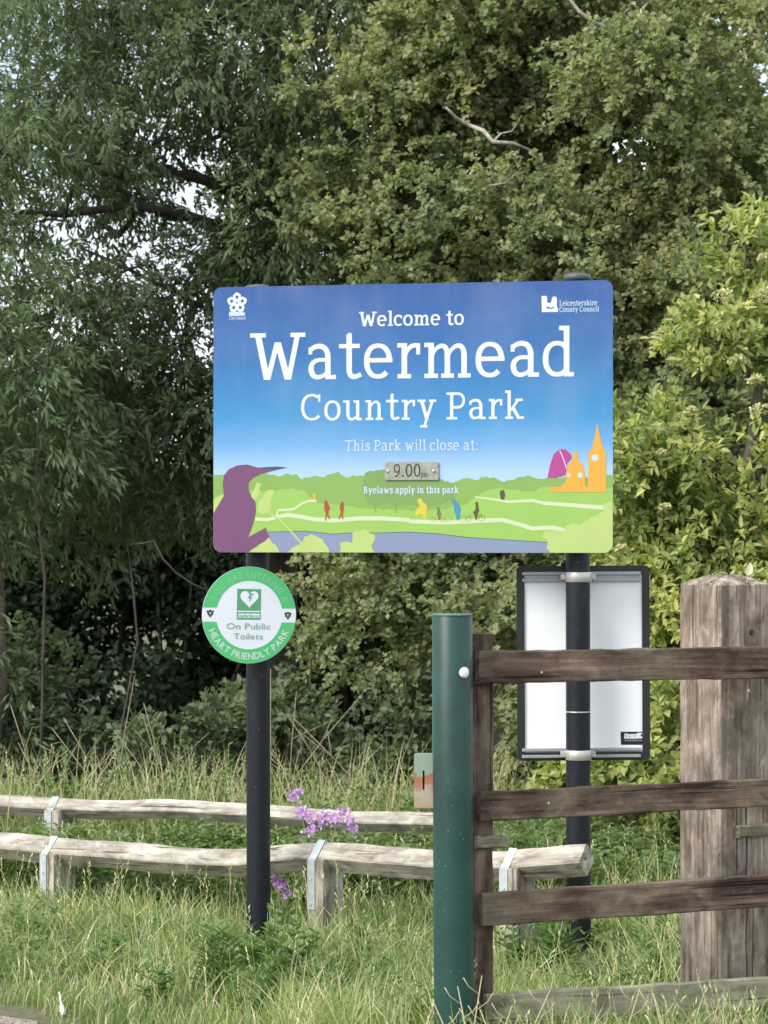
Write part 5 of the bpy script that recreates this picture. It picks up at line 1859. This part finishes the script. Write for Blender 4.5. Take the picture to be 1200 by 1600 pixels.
# dead stems leaning in front of the thicket
for k in range(30):
    px = R.uniform(60, 700); Y = R.uniform(12.6, 13.6)
    b = P(px, HOR, Y); b[2] = 0
    h = R.uniform(.35, .95); ln = R.normal() * .35
    root = empty('dead_stem', tuple(b), 'thin dead brown stem leaning before the dark thicket behind the low rails', 'plant', 'dead stems before the thicket')
    pts = [b, b + np.array([ln * .3, .02, h * .35]), b + np.array([ln * .65, .0, h * .7]), b + np.array([ln, .02, h])]
    mb = MB().tube(pts, [.004, .0034, .0026, .0015], 5)
    q = pts[2]; mb.tube([q, q + np.array([R.normal() * .1, 0, .12])], [.0025, .001], 4)
    mb.build('stalk', M_dead, root, True)

# thin saplings and arching branches in the dark hollow
for lab, pl, Y, r in (('thin grey sapling stem right of the round sign', [(476, 1170), (486, 1040), (494, 960), (488, 900), (500, 860), (510, 780)], 14.2, [.016, .015, .014, .012, .010, .007]),
                      ('arching bare branch reaching the round sign from the left', [(180, 1190), (215, 1000), (200, 850), (240, 845), (275, 895), (330, 925)], 14.0, [.014, .012, .011, .011, .010, .008]),
                      ('long curved bare stem at the far left', [(60, 1190), (70, 900), (60, 650), (75, 540), (105, 480), (150, 430), (200, 395)], 13.9, [.018, .016, .013, .011, .010, .008, .005])):
    pts = [P(a, b, Y) for a, b in pl]; pts[0][2] = 0
    o = branch_part('sapling_stem', pts, [q * .5 for q in r], M_bark, None)
    info(o, lab, 'branch')


def flower_plant(label, px, Y, heads, group):
    b = P(px, HOR, Y); b[2] = 0
    root = empty('purple_flower_plant', tuple(b), label, 'flower', group)
    mb = MB()
    for hx, hy, s in heads:
        c = P(hx, hy, Y + R.normal() * .03)
        mb.tube([b + R.normal(size=3) * [.01, .01, 0], (b + c) / 2 + R.normal(size=3) * .012, c], [.003, .0024, .0014], 5)
        n = int(34 * s)
        cen = c + R.normal(size=(n, 3)) * .013 * s
        ang_ = R.random(n) * 2 * math.pi
        d = unit(np.stack([np.cos(ang_), np.full(n, -.2), np.sin(ang_)], 1) + R.normal(size=(n, 3)) * .2)
        V, f, a = leaves(cen, d, unit(np.array([[0, -1.0, .2]]) + R.normal(size=(n, 3)) * .3), R.uniform(.011, .017, n), R.uniform(.010, .014, n), R.random(n), six=True, fold=.1)
        link('flower_head', mesh_np('flower_head', rel(root, V), f, a), M_petal, root)
    mb.build('stems', M_stem, root, True)
    n = 40
    t = R.random(n)
    p = b + np.stack([R.normal(size=n) * .05, R.normal(size=n) * .03, t * .28], 1)
    V, f, a = leaves(p, unit(rdir(n) + [0, 0, .3]), rdir(n) + [0, 0, 1], np.full(n, .06), np.full(n, .016), R.random(n), six=True, droop=.2)
    link('foliage', mesh_np('foliage', rel(root, V), f, a), M_weed, root)


flower_plant('purple flowering plant in front of the further low rail, right of the left pole', 500, 11.15, [(472, 1268, 1.1), (486, 1299, .9), (485, 1280, .7), (508, 1276, 1.1), (500, 1285, .6), (527, 1276, 1.0), (540, 1270, .6)], 'purple flowers by the low rails')
flower_plant('small purple flower plant at the right end of the purple blossom', 553, 11.2, [(549, 1285, .7), (554, 1297, .8)], 'purple flowers by the low rails')
flower_plant('pale purple flower above the further low rail', 463, 12.0, [(459, 1244, .8), (466, 1238, .7)], 'purple flowers by the low rails')
flower_plant('purple flower spike under the nearer rail right of the left pole', 447, 10.6, [(432, 1375, .7), (440, 1385, .9), (447, 1397, .7), (436, 1380, .6)], 'purple flowers by the low rails')

# white petal-like scrap lying on the path edge
q = P(98, 1588, 8.7)
o = MB().tube([(q[0] - .012, q[1], .085), (q[0] - .006, q[1], .05), (q[0], q[1], .022), (q[0] + .004, q[1] - .01, .010)], [.002, .003, .012, .010], 7).build('litter_scrap', M_white, None, True)
info(o, 'small white scrap of litter on the path edge at bottom left', 'litter')

# little stones and twigs on the path edge
for k in range(120):
    x = R.uniform(-1.9, -.85); y = R.uniform(8.0, 9.4)
    if path_side(x, y) > .06: continue
    s = R.uniform(.008, .02)
    V = rdir(10) * s * np.array([1, 1, .6]) + [x, y, .008 + s * .3]
    import bmesh
    bm = bmesh.new()
    for v in V: bm.verts.new(v)
    bmesh.ops.convex_hull(bm, input=bm.verts)
    me = bpy.data.meshes.new('stone'); bm.to_mesh(me); bm.free()
    link('stone', me, M_edge, None, label='small loose stone on the dusty path at bottom left', cat='stone', group='loose stones on the path')
print('done')
